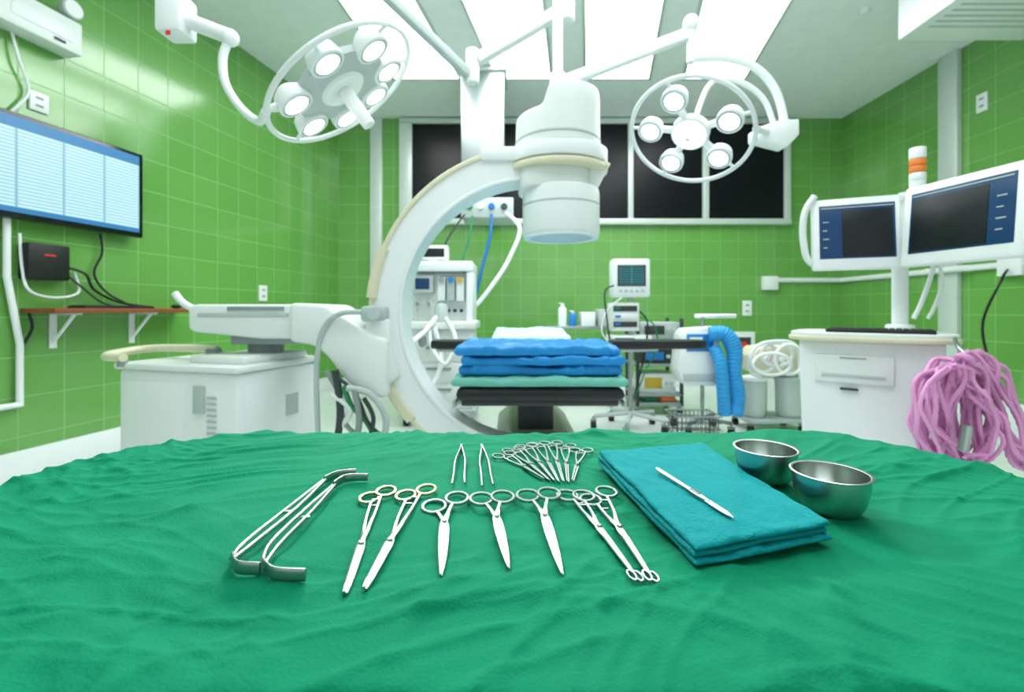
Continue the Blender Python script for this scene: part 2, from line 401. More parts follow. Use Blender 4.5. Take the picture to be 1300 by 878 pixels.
# ------------------------------------------------------------ instruments
def zbase(pts):
    return max(chh(p.x,p.y) for p in pts)+.0002
def pair(name,label,cat,A,B,T,kind='scissors',group=None,gold=False,k=.36,ring=.0115,real=False):
    if not real: A,B,T=tab(*A),tab(*B),tab(*T)
    Mid=(A+B)/2; ax=T-Mid; L=ax.length; u=ax.normalized(); s=V((u.y,-u.x,0)); P=Mid+ax*k
    samp=[Mid+ax*(i/12) for i in range(13)]+[A,B]
    zb=zbase(samp)
    root=thing(name,label,cat,(P.x,P.y,zb),group)
    rw=.0027 if kind=='small' else .0034
    for idx,R in enumerate((A,B)):
        sg=1 if (R-Mid).dot(s)>0 else -1
        z=zb+.0018+idx*.0012
        R0=V((R.x,R.y,z))
        c=[]
        for i in range(28):
            a=2*PI*i/28; c.append(R0+u*math.cos(a)*ring*1.28+s*math.sin(a)*ring)
        r=MB(); r.ribbon(c,rw,rw,closed=True,seg=8)
        st=R0+u*ring*1.2-s*sg*ring*.35
        Pz=V((P.x,P.y,z)); Tz=V((T.x,T.y,z))
        if kind=='scissors':
            pts=[st,st.lerp(Pz,.5)-s*sg*.0005,Pz-s*sg*.0006,Pz.lerp(Tz,.3)-s*sg*.0018,Pz.lerp(Tz,.7)-s*sg*.0013,Tz-s*sg*.0004]
            ws=[.0040,.0042,.0075,.0062,.0044,.0012]; hs=[.0034,.0032,.003,.0024,.002,.0012]
        else:
            pts=[st,st.lerp(Pz,.5)+s*sg*.001,Pz-s*sg*.0008,Pz.lerp(Tz,.25)-s*sg*.0014,Pz.lerp(Tz,.8)-s*sg*.0011,Tz-s*sg*.0008]
            ws=[.0036,.0032,.0060,.0040,.0027,.0018]; hs=[.0034,.003,.003,.003,.0024,.0018]
            if kind=='small': ws=[w*.72 for w in ws]
            if kind=='needle': ws[3:]=[.0046,.0036,.0022]
        n=len(pts); pp=catmull(pts,5); wl=[];hl=[]
        for i in range(len(pp)):
            t=i/5; a=min(int(t),n-2); f=t-a; wl.append(ws[a]*(1-f)+ws[a+1]*f); hl.append(hs[a]*(1-f)+hs[a+1]*f)
        b=MB(); b.ribbon(pp,wl,hl)
        if kind=='ringtip':
            cc=Tz+u*.003-s*sg*.0026
            b.ribbon([cc+u*math.cos(2*PI*i/20)*.0062+s*math.sin(2*PI*i/20)*.0026 for i in range(20)],.0018,.0024,closed=True,seg=8)
        bl=b.build('blade' if kind=='scissors' else 'jaw',M['inst'],root)
        r.build('finger_ring',M['gold'] if gold else M['inst'],root)
        if kind!='scissors':
            q=R0+u*ring*2.1-s*sg*(ring*.55)
            e=MB(); e.box(q-s*sg*.003,(.0075,.0022,.0022),math.atan2(s.y,s.x),.0005); e.build('ratchet',M['inst'],bl)
    mb=MB(); mb.lathe([(0,.0048),(.0016,.0047),(.0023,.004),(.0023,0),(0,0)],(P.x,P.y,zb+.0012),16); mb.build('pivot_screw',M['inst'],root)
    return root
pair('needle_holder','long needle holder with gold finger rings, outermost left','needle holder',(469,629),(490,622),(438,749),'needle','gold handled needle holders',True,.62,.0100)
pair('needle_holder','long needle holder with gold finger rings, beside the leftmost scissors','needle holder',(515,627),(541,621),(463,745),'needle','gold handled needle holders',True,.62,.0100)
pair('surgical_scissors','leftmost steel scissors with tips pointing straight at the viewer','scissors',(551,640),(580,631),(560,727),'scissors','steel surgical scissors')
pair('surgical_scissors','middle of the three steel scissors, slim pointed blades','scissors',(611,633),(638,632),(646,722),'scissors','steel surgical scissors')
pair('surgical_scissors','rightmost of the three steel scissors, longest blades, beside the ring-tipped forceps','scissors',(670,629),(697,628),(714,730),'scissors','steel surgical scissors')
pair('sponge_forceps','ring-tipped steel forceps, left one of the pair beside the scissors','forceps',(720,628),(741,630),(804,728),'ringtip','ring-tipped forceps',False,.5,.0105)
pair('sponge_forceps','ring-tipped steel forceps, right one of the pair beside the teal cloth','forceps',(750,634),(770,625),(824,729),'ringtip','ring-tipped forceps',False,.5,.0105)
fan=[(640,577,690,607),(652,570,697,608),(668,566,703,609),(684,563,709,610),(700,562,715,610),(717,565,721,610),(738,571,727,609)]
words=['first from the left','second from the left','third from the left','fourth, in the middle','fifth from the left','sixth from the left','last on the right']
for (a,b,c,d),w in zip(fan,words):
    m=tab(a,b); t=tab(c,d); u=(t-m).normalized(); s=V((u.y,-u.x,0))
    pair('hemostat_clamp','small steel hemostat in the fanned row behind the scissors, %s'%w,'hemostat',m+s*.0088,m-s*.0088,t,'small','fanned small hemostats',False,.55,.0074,True)
def tweezers(label,ap,t1,t2):
    A,B,D=tab(*ap),tab(*t1),tab(*t2); zb=zbase([A.lerp(B,i/6) for i in range(7)]+[A.lerp(D,i/6) for i in range(7)])+.0005
    root=thing('tweezers',label,'tweezers',(A.x,A.y,zb),'tweezers on the drape')
    mid=(B+D)/2
    for T in (B,D):
        o=(T-mid)*.9
        pts=[A,A.lerp(mid,.12)+o*.3,A.lerp(mid,.45)+o*1.0,A.lerp(mid,.75)+o*1.0,T]
        pts=catmull([V((p.x,p.y,zb+.0025)) for p in pts],5); n=len(pts)
        ws=[.0020+.0006*math.sin(PI*i/n) for i in range(n)]; hs=[.005-.0035*(i/n)**2 for i in range(n)]
        mb=MB(); mb.ribbon(pts,ws,hs); mb.build('prong',M['inst'],root)
    mb=MB(); mb.box((A.x,A.y,zb+.0027),(.004,.008,.0054),0,.0012); mb.build('joined_end',M['inst'],root)
tweezers('steel tweezers lying behind the scissors, the left one of two',(586,566),(574,613),(590,612))
tweezers('steel tweezers lying beside the fanned hemostats, the right one of two',(612,566),(612,616),(626,614))
def retractor(label,near,mid,far):
    f=lambda p: tab(*p)
    allp=[f(p) for p in near+mid+far]; zb=zbase(allp)
    root=thing('retractor',label,'retractor',(allp[len(near)].x,allp[len(near)].y,zb),'steel retractors on the drape')
    for pl,h,w in ((near,.0105,.0026),(far,.009,.0026)):
        pts=catmull([V((f(p).x,f(p).y,zb+h/2)) for p in pl],6); n=len(pts)
        hs=[h*(.92+.08*math.sin(PI*i/n)) for i in range(n)]
        mb=MB(); mb.ribbon(pts,w,hs,seg=12); mb.build('blade',M['inst'],root)
    ml=[f(p) for p in [near[-1]]+mid+[far[0]]]; u=(ml[-1]-ml[0]).normalized(); s=V((u.y,-u.x,0))
    for sg in (-1,1):
        pts=[V((p.x,p.y,zb+.0045))+s*sg*(.0042 if 0<i<len(ml)-1 else .001) for i,p in enumerate(ml)]
        mb=MB(); mb.st(pts,.0017,6,8); mb.build('handle_rod',M['inst'],root)
    mb=MB(); c=(ml[0]+ml[-1])/2; mb.box((c.x,c.y,zb+.0045),(.009,.004,.0025),math.atan2(s.y,s.x),.001); mb.build('cross_tie',M['inst'],root)
retractor('steel retractor with hooked flat ends, the outer left one of two',[(330,726),(302,724),(295,712)],[(318,690),(372,646)],[(412,611),(428,604),(452,601)])
retractor('steel retractor with hooked flat ends, nearer the needle holders',[(388,735),(348,733),(334,720)],[(350,692),(392,650)],[(424,618),(440,609),(467,608)])
# folded teal cloth with scalpel
cs=[tab(757,588),tab(890,574),tab(1058,688),tab(884,724)]
cs=[V((p.x,p.y,0)) for p in cs]
cc=sum(cs,V((0,0,0)))/4
grid=[cs[0].lerp(cs[1],i/8).lerp(cs[3].lerp(cs[2],i/8),j/8) for i in range(9) for j in range(9)]
zt=max(chh(p.x,p.y) for p in grid)+.0003
root=thing('folded_towel','folded teal surgical cloth lying beside the steel bowls','cloth',(cc.x,cc.y,zt))
for k,(sc,nm,dx,dy) in enumerate(((1.0,'lower_fold',0,0),(.985,'middle_fold',-.001,.002),(.975,'upper_fold',.001,.001))):
    c2=[cc+(p-cc)*sc+V((dx,dy,0)) for p in cs]
    mb=MB(); mb.slab(c2,zt+.0003+k*.0052,zt+.0056+k*.0052,70,56,.045,.0020,k,22); mb.build(nm,M['teal'],root,ang=80)
zs=zt+.0160+.0022
a=tab(834,596,zs);b=tab(900,638,zs);c=tab(934,659,zs)
root=thing('scalpel','slim steel scalpel lying on the folded teal cloth','scalpel',(b.x,b.y,zs))
mb=MB(); K=[0,.06,.25,.5,.62,.74,.86,.95,1]; W=[.0030,.0052,.0056,.0048,.0042,.0062,.0066,.0040,.0028]
pts=[a.lerp(b,t) for t in K]
for p in pts: p.z=zs+.0014
mb.ribbon(pts,W,.0026); sh_=mb.build('scalpel_handle',M['inst'],root)
u=(c-b).normalized(); s=V((u.y,-u.x,0))
for i in range(5):
    q=a.lerp(b,.70+i*.035); mb=MB(); mb.box((q.x,q.y,zs+.0029),(.0050,.0006,.0006),math.atan2(s.y,s.x)); mb.build('grip_rib',M['dgrey'],sh_)
z=V((0,0,.0009))
mb=MB(); mb.prism([b+s*.0030+z-u*.002,b-s*.0022+z-u*.002,c-s*.0016-u*.012+z,c+s*.0018+z,c+s*.0034-u*.006+z,c+s*.0040-u*.014+z],(0,0,.0008)); mb.build('scalpel_blade',M['steel'],root)
# bowls
def bowl(label,px,d,R,h):
    X=(px-650)/F*d; z0=max(chh(X+dx,d+dy) for dx in (-.015,0,.015) for dy in (-.015,0,.015))
    root=thing('steel_bowl',label,'bowl',(X,d,z0),'steel bowls on the drape')
    t=.0012; n=12
    rb=R*.5
    prof=[(0,0.0005),(rb*.9,0.0)]
    for i in range(1,n+1):
        a=PI/2*i/n; prof.append((rb+(R-rb)*math.sin(a)**.8, h*(1-math.cos(a))))
    prof+= [(R+.0018,h),(R+.0022,h+.0010),(R+.0013,h+.0018),(R-t,h+.001)]
    for i in range(n-1,0,-1):
        a=PI/2*i/n; prof.append((rb+(R-rb)*math.sin(a)**.8-t*1.2, h*(1-math.cos(a))+t))
    prof+=[(rb*.9,t),(0,t)]
    mb=MB(); mb.lathe(prof[:n+3],(X,d,z0),64); b=mb.build('bowl_outside',M['bowl'],root,ang=60)
    mb=MB(); mb.lathe(prof[n+2:],(X,d,z0),64); mb.build('bowl_inside',M['bowl'],root,ang=60)
bowl('polished steel bowl beside the teal cloth, the farther of two',972,.535,.0328,.037)
bowl('polished steel bowl at right, the nearer and larger-looking of two',1054,.462,.0338,.038)
# ------------------------------------------------------------ C-arm x-ray machine
CD=2.15; c0=at(678,396,CD); Rout=203/F*CD; Rin=162/F*CD
ca=thing('c_arm_x_ray_machine','large white mobile x-ray machine with C-shaped arm curving around the operating table','x-ray machine',(-1.3,2.2,0))
mb=MB(); mb.arc(c0.x,c0.z,Rin+.010,Rout-.010,CD-.08,CD+.08,63,286,110,.010); carc=mb.build('c_shaped_arm',M['white'],ca)
mb=MB(); mb.arc(c0.x,c0.z,Rout-.022,Rout,CD-.09,CD+.09,63,286,110,.004); mb.build('outer_rail',M['cream'],carc)
mb=MB(); mb.arc(c0.x,c0.z,Rin,Rin+.018,CD-.087,CD+.087,63,286,110,.004); mb.build('inner_rail',M['white'],carc)
for a in (166,212):
    mb=MB(); mb.arc(c0.x,c0.z,Rout-.034,Rout+.01,CD-.1,CD+.1,a-9,a+9,14,.006); mb.build('bumper_band',M['cream'],carc)
xi=(712-650)/F*CD
Z=lambda py: zz(py,CD)
def stepfn(co):
    if co.z<Z(170): return co
    t=sm(-.085,-.045,co.x); top=Z(152)+(Z(125)-Z(152))*t+.01*(co.x/.2)
    k=(co.z-Z(170))/(Z(125)-Z(170)); return V((co.x,co.y,Z(170)+(top-Z(170))*k))
prof=[(0,Z(194)),(.197,Z(194)),(.197,Z(171)),(.196,Z(140)),(.194,Z(130)),(.190,Z(126)),(.183,Z(125))]+[(.183*(1-i/14),Z(125)) for i in range(1,14)]+[(0,Z(125))]
mb=MB(); mb.lathe(prof,(xi-.015,CD,0),72,fn=stepfn); hd=mb.build('detector_upper_housing',M['offwhite'],ca,ang=32)
mb=MB(); mb.lathe([(.1975,Z(186)),(.1995,Z(185)),(.1995,Z(183)),(.1975,Z(182))],(xi-.015,CD,0),56); mb.build('housing_seam',M['lgrey'],hd)
mb=MB(); pl=[]
for k in range(56):
    a=2*PI*k/56; pl.append((xi-.015+math.cos(a)*(.232),CD+math.sin(a)*.2,Z(212)))
mb.prism(pl,(0,0,.066),.006); mb.b2(xi-.37,xi+.0,CD-.1,CD+.1,Z(212),Z(194),.014); mb.build('detector_mount_plate',M['white'],ca)
mb=MB(); pl=[(p[0],p[1],Z(222)) for p in pl]; mb.prism(pl,(0,0,.030),.008); mb.build('plate_collar',M['cream'],ca)
mb=MB(); pl=[]
for k in range(48):
    a=2*PI*k/48; c_,s_=math.cos(a),math.sin(a); pl.append((xi-.035+math.copysign(abs(c_)**.6,c_)*.165,CD+math.copysign(abs(s_)**.6,s_)*.15,Z(246)))
mb.prism(pl,(0,0,Z(221)-Z(246)),.012); mb.build('detector_neck',M['offwhite'],ca)
mb=MB(); mb.lathe([(0,Z(242)),(.165,Z(242)),(.176,Z(244)),(.1795,Z(249)),(.1795,Z(297)),(.176,Z(300)),(.16,Z(301)),(0,Z(300.5))],(xi,CD,0),64); dr=mb.build('detector_drum',M['white'],ca)
mb=MB(); mb.lathe([(.179,Z(262)),(.1815,Z(262.4)),(.1815,Z(264)),(.179,Z(264.4))],(xi,CD,0),64); mb.build('drum_seam',M['lgrey'],dr)
mb=MB(); mb.lathe([(.146,Z(299.5)),(.174,Z(299.5)),(.174,Z(303)),(.146,Z(303)),(.146,Z(299.5))],(xi,CD,0),56); mb.build('detector_rim',M['white'],dr)
mb=MB(); mb.lathe([(0,Z(300.2)),(.146,Z(300.2)),(.146,Z(301.6)),(0,Z(301.6))],(xi,CD,0),56); mb.build('detector_face',M['lgrey'],dr)
mb=MB(); mb.b2(xi-.15,xi+.15,CD-.13,CD+.13,c0.z-Rout-.05,c0.z-Rout+.06,.03); mb.build('x_ray_tube_housing',M['offwhite'],ca)
def pp(l,d): return [at(x,y,d) for x,y in l]
mb=MB(); mb.prism(pp([(238,390),(246,386),(392,386),(392,430),(330,430),(244,421),(238,416)],CD-.1),(0,.22,0),.014,3); ab=mb.build('horizontal_arm_body',M['offwhite'],ca)
mb=MB(); mb.prism(pp([(366,384),(412,386),(440,404),(470,424),(492,430),(492,506),(468,505),(440,486),(414,452),(396,438),(366,434)],CD-.15),(0,.32,0),.022,3); mb.build('angled_arm_body',M['offwhite'],ca)
mb=MB(); mb.pb(250,397,366,402,CD-.104,.01,.001); mb.build('arm_seam',M['lgrey'],ab)
mb=MB(); mb.pb(288,389,360,394,CD-.106,.01,.001); mb.build('arm_marking_strip',M['grey'],ab)
mb=MB(); mb.pb(456,388,490,409,CD-.13,.2,.02); mb.cyl(at(474,398,CD-.16),at(474,398,CD-.12),.028); mb.build('arm_lock_knob',M['lgrey'],ca)
mb=MB(); mb.prism(pp([(462,405),(494,405),(496,440),(506,478),(490,490),(470,470)],CD-.125),(0,.25,0),.012); mb.build('c_arm_carriage',M['offwhite'],ca)
mb=MB(); mb.st([at(222,372,CD-.02),at(232,384,CD-.02),at(246,392,CD)],.016,5); mb.build('orbit_handle',M['white'],ca)
mb=MB(); mb.pb(292,424,378,437,CD-.04,.26,.006); mb.cyl(at(338,434,CD+.1),V((at(338,0,CD+.1).x,CD+.1,.72)),.08); mb.build('lift_column',M['grey'],ca)
th=math.radians(-15); N0=V((-1.147,1.9,0)); ux=V((math.cos(th),math.sin(th),0)); uy=V((-math.sin(th),math.cos(th),0))
def cb(x,y,z): return N0+ux*x+uy*y+V((0,0,z))
def cbox(mb,x0,x1,y0,y1,z0,z1,bev=.01):
    return mb.box(cb((x0+x1)/2,(y0+y1)/2,(z0+z1)/2),(abs(x1-x0),abs(y1-y0),abs(z1-z0)),th,bev)
mb=MB(); cbox(mb,-.66,0,0,.5,.1,.735,.02); cab=mb.build('base_cabinet',M['white'],ca)
mb=MB(); cbox(mb,-.675,.015,-.015,.515,.735,.765,.012); mb.build('cabinet_top',M['offwhite'],cab)
mb=MB(); cbox(mb,-.33,-.02,.06,.46,.76,.80,.02); mb.build('top_step',M['offwhite'],cab)
mb=MB(); cbox(mb,-.64,-.28,-.005,.001,.28,.69,.004); mb.build('front_panel',M['white'],cab)
mb=MB(); cbox(mb,-.22,-.16,-.012,0,.56,.68,.008); mb.build('recessed_grip',M['lgrey'],cab)
for k in range(10):
    mb=MB(); cbox(mb,-.15,-.10,-.006,0,.40+k*.025,.41+k*.025,.002); mb.build('vent_slat',M['lgrey'],cab)
mb=MB(); cbox(mb,0,.005,.28,.36,.5,.60,.002); mb.build('data_plate',M['lgrey'],cab)
mb=MB(); cbox(mb,0,.004,.04,.24,.2,.68,.003); mb.build('side_panel',M['white'],cab)
mb=MB(); mb.st([cb(-.60,-.02,.79),cb(-.74,.0,.79),cb(-.78,.1,.80),cb(-.74,.2,.81),cb(-.55,.22,.815),cb(-.32,.2,.815)],.019,6); mb.build('push_handle',M['cream'],ca)
mb=MB(); mb.box(cb(-.34,.2,.785),(.06,.05,.07),th,.01); mb.build('handle_mount',M['grey'],ca)
mb=MB(); mb.cyl(cb(-.62,-.01,.75),cb(-.62,-.01,.79),.02); mb.build('handle_mount',M['grey'],ca)
for x,y in ((-.58,.08),(-.08,.08),(-.58,.42),(-.08,.42)): q=cb(x,y,0); caster(ca,q.x,q.y,.045)
for pts,r,m,nm in (
  ([(460,396),(432,398),(412,415),(403,450),(402,500),(404,548)],.012,'lgrey','cable'),
  ([(414,470),(430,500),(440,540),(470,560)],.01,'grey','cable'),
  ([(440,492),(470,500),(490,530),(486,560)],.014,'lgrey','cable'),
  ([(430,480),(452,500),(470,540),(500,560)],.008,'dgrey','cable'),
  ([(426,470),(432,520),(428,560)],.016,'dgrey','cable'),
  ([(450,494),(456,530),(452,565)],.014,'grey','cable'),
  ([(462,505),(474,530),(468,560)],.010,'dgrey','cable'),
  ([(436,490),(446,515),(462,530),(480,560)],.012,'hosegreen','cable'),
  ([(420,500),(445,520),(430,545),(420,570)],.012,'offwhite','cable')):
    mb=MB(); mb.st([at(x,y,CD-.19+.015*i) for i,(x,y) in enumerate(pts)],r,6); mb.build(nm,M[m],ca)
# ------------------------------------------------------------ operating table
bx=.125
bt=thing('operating_table','operating table with black padded top seen end-on under the x-ray arm','operating table',(bx,2.95,0))
def rect(x0,x1,y0,y1): return [V((x0,y0,0)),V((x1,y0,0)),V((x1,y1,0)),V((x0,y1,0))]
mb=MB(); mb.slab(rect(bx-.37,bx+.37,2.0,2.62),.60,.66,20,20,.06,.001); mb.build('leg_section_pad',M['pad'],bt)
mb=MB(); mb.slab(rect(bx-.35,bx+.35,2.64,3.28),.60,.67,20,20,.06,.001); mb.build('seat_section_pad',M['pad'],bt)
mb=MB(); mb.box((bx+.02,3.60,.755),(.6,.60,.07),rot=Matrix.Rotation(math.radians(5),4,'X'),bev=.02); mb.build('back_section_pad',M['pad'],bt)
mb=MB(); mb.b2(bx-.35,bx+.35,2.03,3.3,.575,.60,.006); mb.b2(bx-.25,bx+.25,3.2,3.7,.66,.72,.006); mb.b2(bx-.2,bx+.2,3.2,3.28,.59,.67,.004); mb.build('top_frame',M['dgrey'],bt)
for sg in (-1,1):
    mb=MB(); mb.b2(bx+sg*.385-.008,bx+sg*.385+.008,2.05,3.25,.565,.595,.003)
    for y in (2.1,2.6,3.2): mb.b2(bx+sg*.36-.03,bx+sg*.36+.03,y-.01,y+.01,.572,.584)
    mb.build('side_rail',M['steel'],bt)
mb=MB(); mb.b2(bx-.09,bx+.13,2.8,3.1,.27,.57,.01); mb.b2(bx-.13,bx+.17,2.75,3.15,.5,.57,.01); mb.build('lift_column',M['dgrey'],bt)
mb=MB(); mb.prism([(bx-.14,2.6,.27),(bx+.2,2.6,.27),(bx+.29,2.6,.2),(bx+.29,2.6,.03),(bx-.23,2.6,.03),(bx-.23,2.6,.2)],(0,1.0,0),.02); mb.build('base_cover',M['base'],bt)
for x in (-.18,.24):
    for y in (2.7,3.5): mb=MB(); mb.cyl((bx+x-.02,y,.035),(bx+x+.02,y,.035),.035,bev=.004); mb.build('caster',M['black'],bt)
for sg,x0,x1 in ((-1,548,614),(1,775,894)):
    d=2.9; A=at(x0,436,d);B=at(x1,436,d)
    mb=MB()
    if sg>0: pl=[(A.x,d-.09,.76),(B.x-.05,d-.075,.76),(B.x,d-.05,.76),(B.x,d+.05,.76),(B.x-.05,d+.075,.76),(A.x,d+.09,.76)]
    else: pl=[(B.x+.05,d-.09,.76),(A.x+.05,d-.075,.76),(A.x,d-.05,.76),(A.x,d+.05,.76),(A.x+.05,d+.075,.76),(B.x+.05,d+.09,.76)]
    mb.prism(pl,(0,0,.055),.014); arb=mb.build('arm_board_pad',M['pad'],bt)
    mb=MB(); mb.b2(bx+sg*.30,bx+sg*.72 if sg>0 else bx-.6,d-.03,d+.03,.74,.76,.004); mb.b2(bx+sg*.4-.015,bx+sg*.4+.015,d-.03,d+.03,.56,.75,.003); mb.build('arm_board_bracket',M['steel'],arb)
mb=MB(); mb.slab(rect(bx-.39,bx+.385,1.985,2.66),.667,.704,44,34,.04,.010,3,8)
tag(mb.build('green_sheet',M['sea'],ang=80),'pale green folded sheet between the black pad and the blue sheets','sheet')
def loose(label,z0,z1,x0,x1,y0,y1,sk,seed):
    c=[V((x0,y0+sk,0)),V((x1,y0-sk,0)),V((x1-.01,y1,0)),V((x0+.015,y1,0))]
    mb=MB(); mb.slab(c,z0,z1,80,56,.05,.012,seed,5.5)
    for v in mb.bm.verts:
        f=noise.noise(V((v.co.x*17,v.co.y*9,seed)))*.006+max(0,1-abs(noise.noise(V((v.co.x*9+v.co.y*6,v.co.y*4-v.co.x*3,seed*3))))*4)*.007
        k=sm(z0,z1,v.co.z); v.co.z+=f*k; v.co.y-=f*1.4*(1-sm(y0,y0+.1,v.co.y))
    tag(mb.build('blue_sheet',M['blue'],ang=80),label,'sheet','stacked blue sheets')
loose('folded blue surgical sheet on the operating table, bottom of the stack',.711,.750,bx-.355,bx+.372,2.03,2.52,.0,5)
loose('folded blue surgical sheet on the operating table, middle of the stack',.757,.793,bx-.352,bx+.378,2.015,2.50,.006,6)
loose('folded blue surgical sheet on the operating table, top of the stack',.800,.840,bx-.372,bx+.348,2.01,2.50,-.01,7)
mb=MB(); mb.slab(rect(bx-.28,bx+.31,2.72,3.26),.69,.745,30,24,.12,.012,8,7)
tag(mb.build('white_sheet',M['pale'],ang=80),'pale crumpled sheet behind the blue stack on the table','sheet')
tb=MB(); tb.slab([V((-.29,-.28,0)),V((.29,-.28,0)),V((.28,.28,0)),V((-.28,.28,0))],0,.035,30,30,.1,.010,9,7)
tag(tb.build('pillow_cover',M['pale'],mt=Matrix.Translation((bx+.02,3.60,.798))@Matrix.Rotation(math.radians(5),4,'X'),ang=80),'pale blue-white cloth over the raised head end of the table','sheet')
# ------------------------------------------------------------ surgical lights
def fit_frame(px,py,d,a,b,ndir):
    c=at(px,py,d); X=c.x/d; Zr=(c.z-CH)/d; best=None
    def base(v): return V((v[0]*d/F,0,-v[1]*d/F))
    k=V((X,1,Zr)); A0=base(a);B0=base(b)
    def roots(v,R):
        qa=k.dot(k); qb=2*v.dot(k); qc=v.dot(v)-R*R; D=qb*qb-4*qa*qc
        if D<0: return []
        return [(-qb+s*math.sqrt(D))/(2*qa) for s in (1,-1)]
    R=.15
    while R<.7:
        for p in roots(A0,R):
            for q in roots(B0,R):
                u=A0+k*p; v=B0+k*q; dt=abs(u.dot(v))/(R*R)
                n=u.cross(v).normalized()
                if n.dot(c-V((0,0,CH)))>0: n=-n
                sc=dt*6-n.dot(V(ndir).normalized())
                if dt<.06 and (best is None or sc<best[0]): best=(sc,R,u.normalized(),v.normalized(),n)
        R+=.001
    _,R,u,v,n=best
    v=(v-u*v.dot(u)).normalized(); w=u.cross(v)
    if w.dot(n)>0: v=-v; w=-w; fl=-1
    else: fl=1
    m=Matrix.Identity(4)
    for i in range(3): m[i][0]=u[i]; m[i][1]=v[i]; m[i][2]=w[i]; m[i][3]=c[i]
    return m,R,n,fl
def lamp_head(root,Mx,R,pods,pr,petal,cr):
    def circ(r,z,n=64): return [V((r*math.cos(2*PI*i/n),r*math.sin(2*PI*i/n),z)) for i in range(n)]
    mb=MB(); mb.tube(circ(R,0),.012,10,True); mb.build('guard_ring',M['white'],root,mt=Mx)
    hub=MB()
    hub.lathe([(0,.05),(cr*1.1,.05),(cr*1.35,.03),(cr*1.35,-.01),(cr*1.2,-.02),(0,-.02)],(0,0,0),32)
    hb=hub.build('lamp_hub',M['white'],root,mt=Mx)
    if not petal:
        mb=MB(); mb.lathe([(0,-.02),(cr,-.02),(cr*.95,-.035),(0,-.038)],(0,0,0),32); mb.build('lamp_lens',M['lens'],hb,mt=Mx)
    mb=MB(); mb.cyl((0,0,-.02),(0,0,-.20 if petal else -.06),.034 if petal else .018,.028 if petal else .015,bev=.004); mb.build('sterile_handle',M['offwhite'],root,mt=Mx)
    for (r,a) in pods:
        x,y=r*math.cos(a),r*math.sin(a)
        mb=MB(); mb.lathe([(0,.06),(pr*.5,.06),(pr*.9,.035),(pr*1.02,0),(pr*1.02,-.02),(pr*.90,-.024),(pr*.88,-.014),(0,-.014)],(x,y,0),28)
        pd=mb.build('lamp_pod',M['white'],root,mt=Mx)
        mb=MB(); mb.lathe([(0,-.017),(pr*.70,-.017),(pr*.70,-.020),(0,-.026)],(x,y,0),24); mb.build('lamp_lens',M['lens'],pd,mt=Mx)
        mb=MB(); mb.lathe([(pr*.70,-.014),(pr*.88,-.014),(pr*.88,-.022),(pr*.70,-.022),(pr*.70,-.014)],(x,y,0),24); mb.build('reflector_rim',M['lensrim'],pd,mt=Mx)
        ex,ey=math.cos(a),math.sin(a)
        mb=MB(); mb.tube([V((ex*(r+pr*.8),ey*(r+pr*.8),.01)),V((ex*R,ey*R,0))],.009,8); mb.build('spoke',M['white'],root,mt=Mx)
        mb=MB(); mb.tube([V((ex*cr*.9,ey*cr*.9,.015)),V((ex*(r-pr*.7),ey*(r-pr*.7),.015))],.022 if petal else .02,8); mb.build('inner_spoke',M['white'],root,mt=Mx)
LD=2.0
sl=thing('surgical_light','round seven-lamp surgical light at left, tilted on a curved ceiling arm','surgical light',(at(228,0,LD).x,LD+.1,H),'ceiling surgical lights')
am,bm_=101,55
Mx,LR,ln,fl=fit_frame(434,111,LD,(am*.79,-am*.613),(bm_*.613,bm_*.79),(.4,-.5,-.7))
lc=Mx.translation.copy()
pods=[]
for (u_,v_) in ((6.7,-60),(-56,-43),(-66,25),(-26,68),(30,70),(69,34),(58,-31)):
    pods.append((LR*.66,math.atan2(fl*v_,u_)))
lamp_head(sl,Mx,LR,pods,LR*.205,True,LR*.22)
mb=MB(); mb.lathe([(0,.045),(LR*.54,.045),(LR*.60,.03),(LR*.60,.0),(LR*.54,-.008),(0,-.008)],(0,0,0),40)
mb.build('lamp_back_shell',M['lgrey'],sl,mt=Mx)
D2=LD+.05
pL=min((Mx@V((LR*math.cos(t/10),LR*math.sin(t/10),0)) for t in range(63)),key=lambda q:q.x/q.y)
mb=MB(); mb.st([at(292,48,D2),at(283,72,D2),at(286,105,D2),at(304,135,D2),at(328,154,(D2+pL.y)/2),pL+V((0,0,-.01))],.018,8); mb.build('yoke_tube',M['white'],sl)
mb=MB(); mb.st([pL,pL+V((.06,.14,.08)),lc+V((-.12,.2,.1)),lc-ln*.04],.014,8); mb.build('inner_yoke_tube',M['white'],sl)
mb=MB(); mb.tube([at(240,27,D2),at(292,47,D2)],.034,12); mb.ball(at(292,48,D2),.038); mb.build('swing_arm',M['white'],sl)
p=at(226,22,D2); mb=MB(); mb.b2(p.x-.065,p.x+.05,D2-.06,D2+.06,p.z-.09,p.z+.09,.015); mb.cyl((p.x,D2,p.z+.08),(p.x,D2,H-.05),.035); mb.build('drop_pole',M['white'],sl)
mb=MB(); mb.cyl((p.x,D2,H-.06),(p.x,D2,H-.001),.11,bev=.01); mb.build('ceiling_plate',M['white'],sl)
mb=MB(); mb.pb(210,38,216,44,D2-.062,.003,.001); mb.build('red_mark',M['red'],sl)
RD=2.5
sr=thing('surgical_light','round five-lamp surgical light at right with bright centre lamp, before the dark window','surgical light',(at(706,0,RD).x,RD+.1,H),'ceiling surgical lights')
Mx,RR,rn,fl=fit_frame(876,169,RD,(78,0),(0,66),(-.3,-.84,-.5))
rc=Mx.translation.copy()
pods=[(RR*.66,-fl*math.radians(a)) for a in (174,111,22,-43,-119)]
lamp_head(sr,Mx,RR,pods,RR*.21,False,RR*.23)
e=RD+.2
pR=max((Mx@V((RR*math.cos(t/10),RR*math.sin(t/10),0)) for t in range(63)),key=lambda q:q.x/q.y)
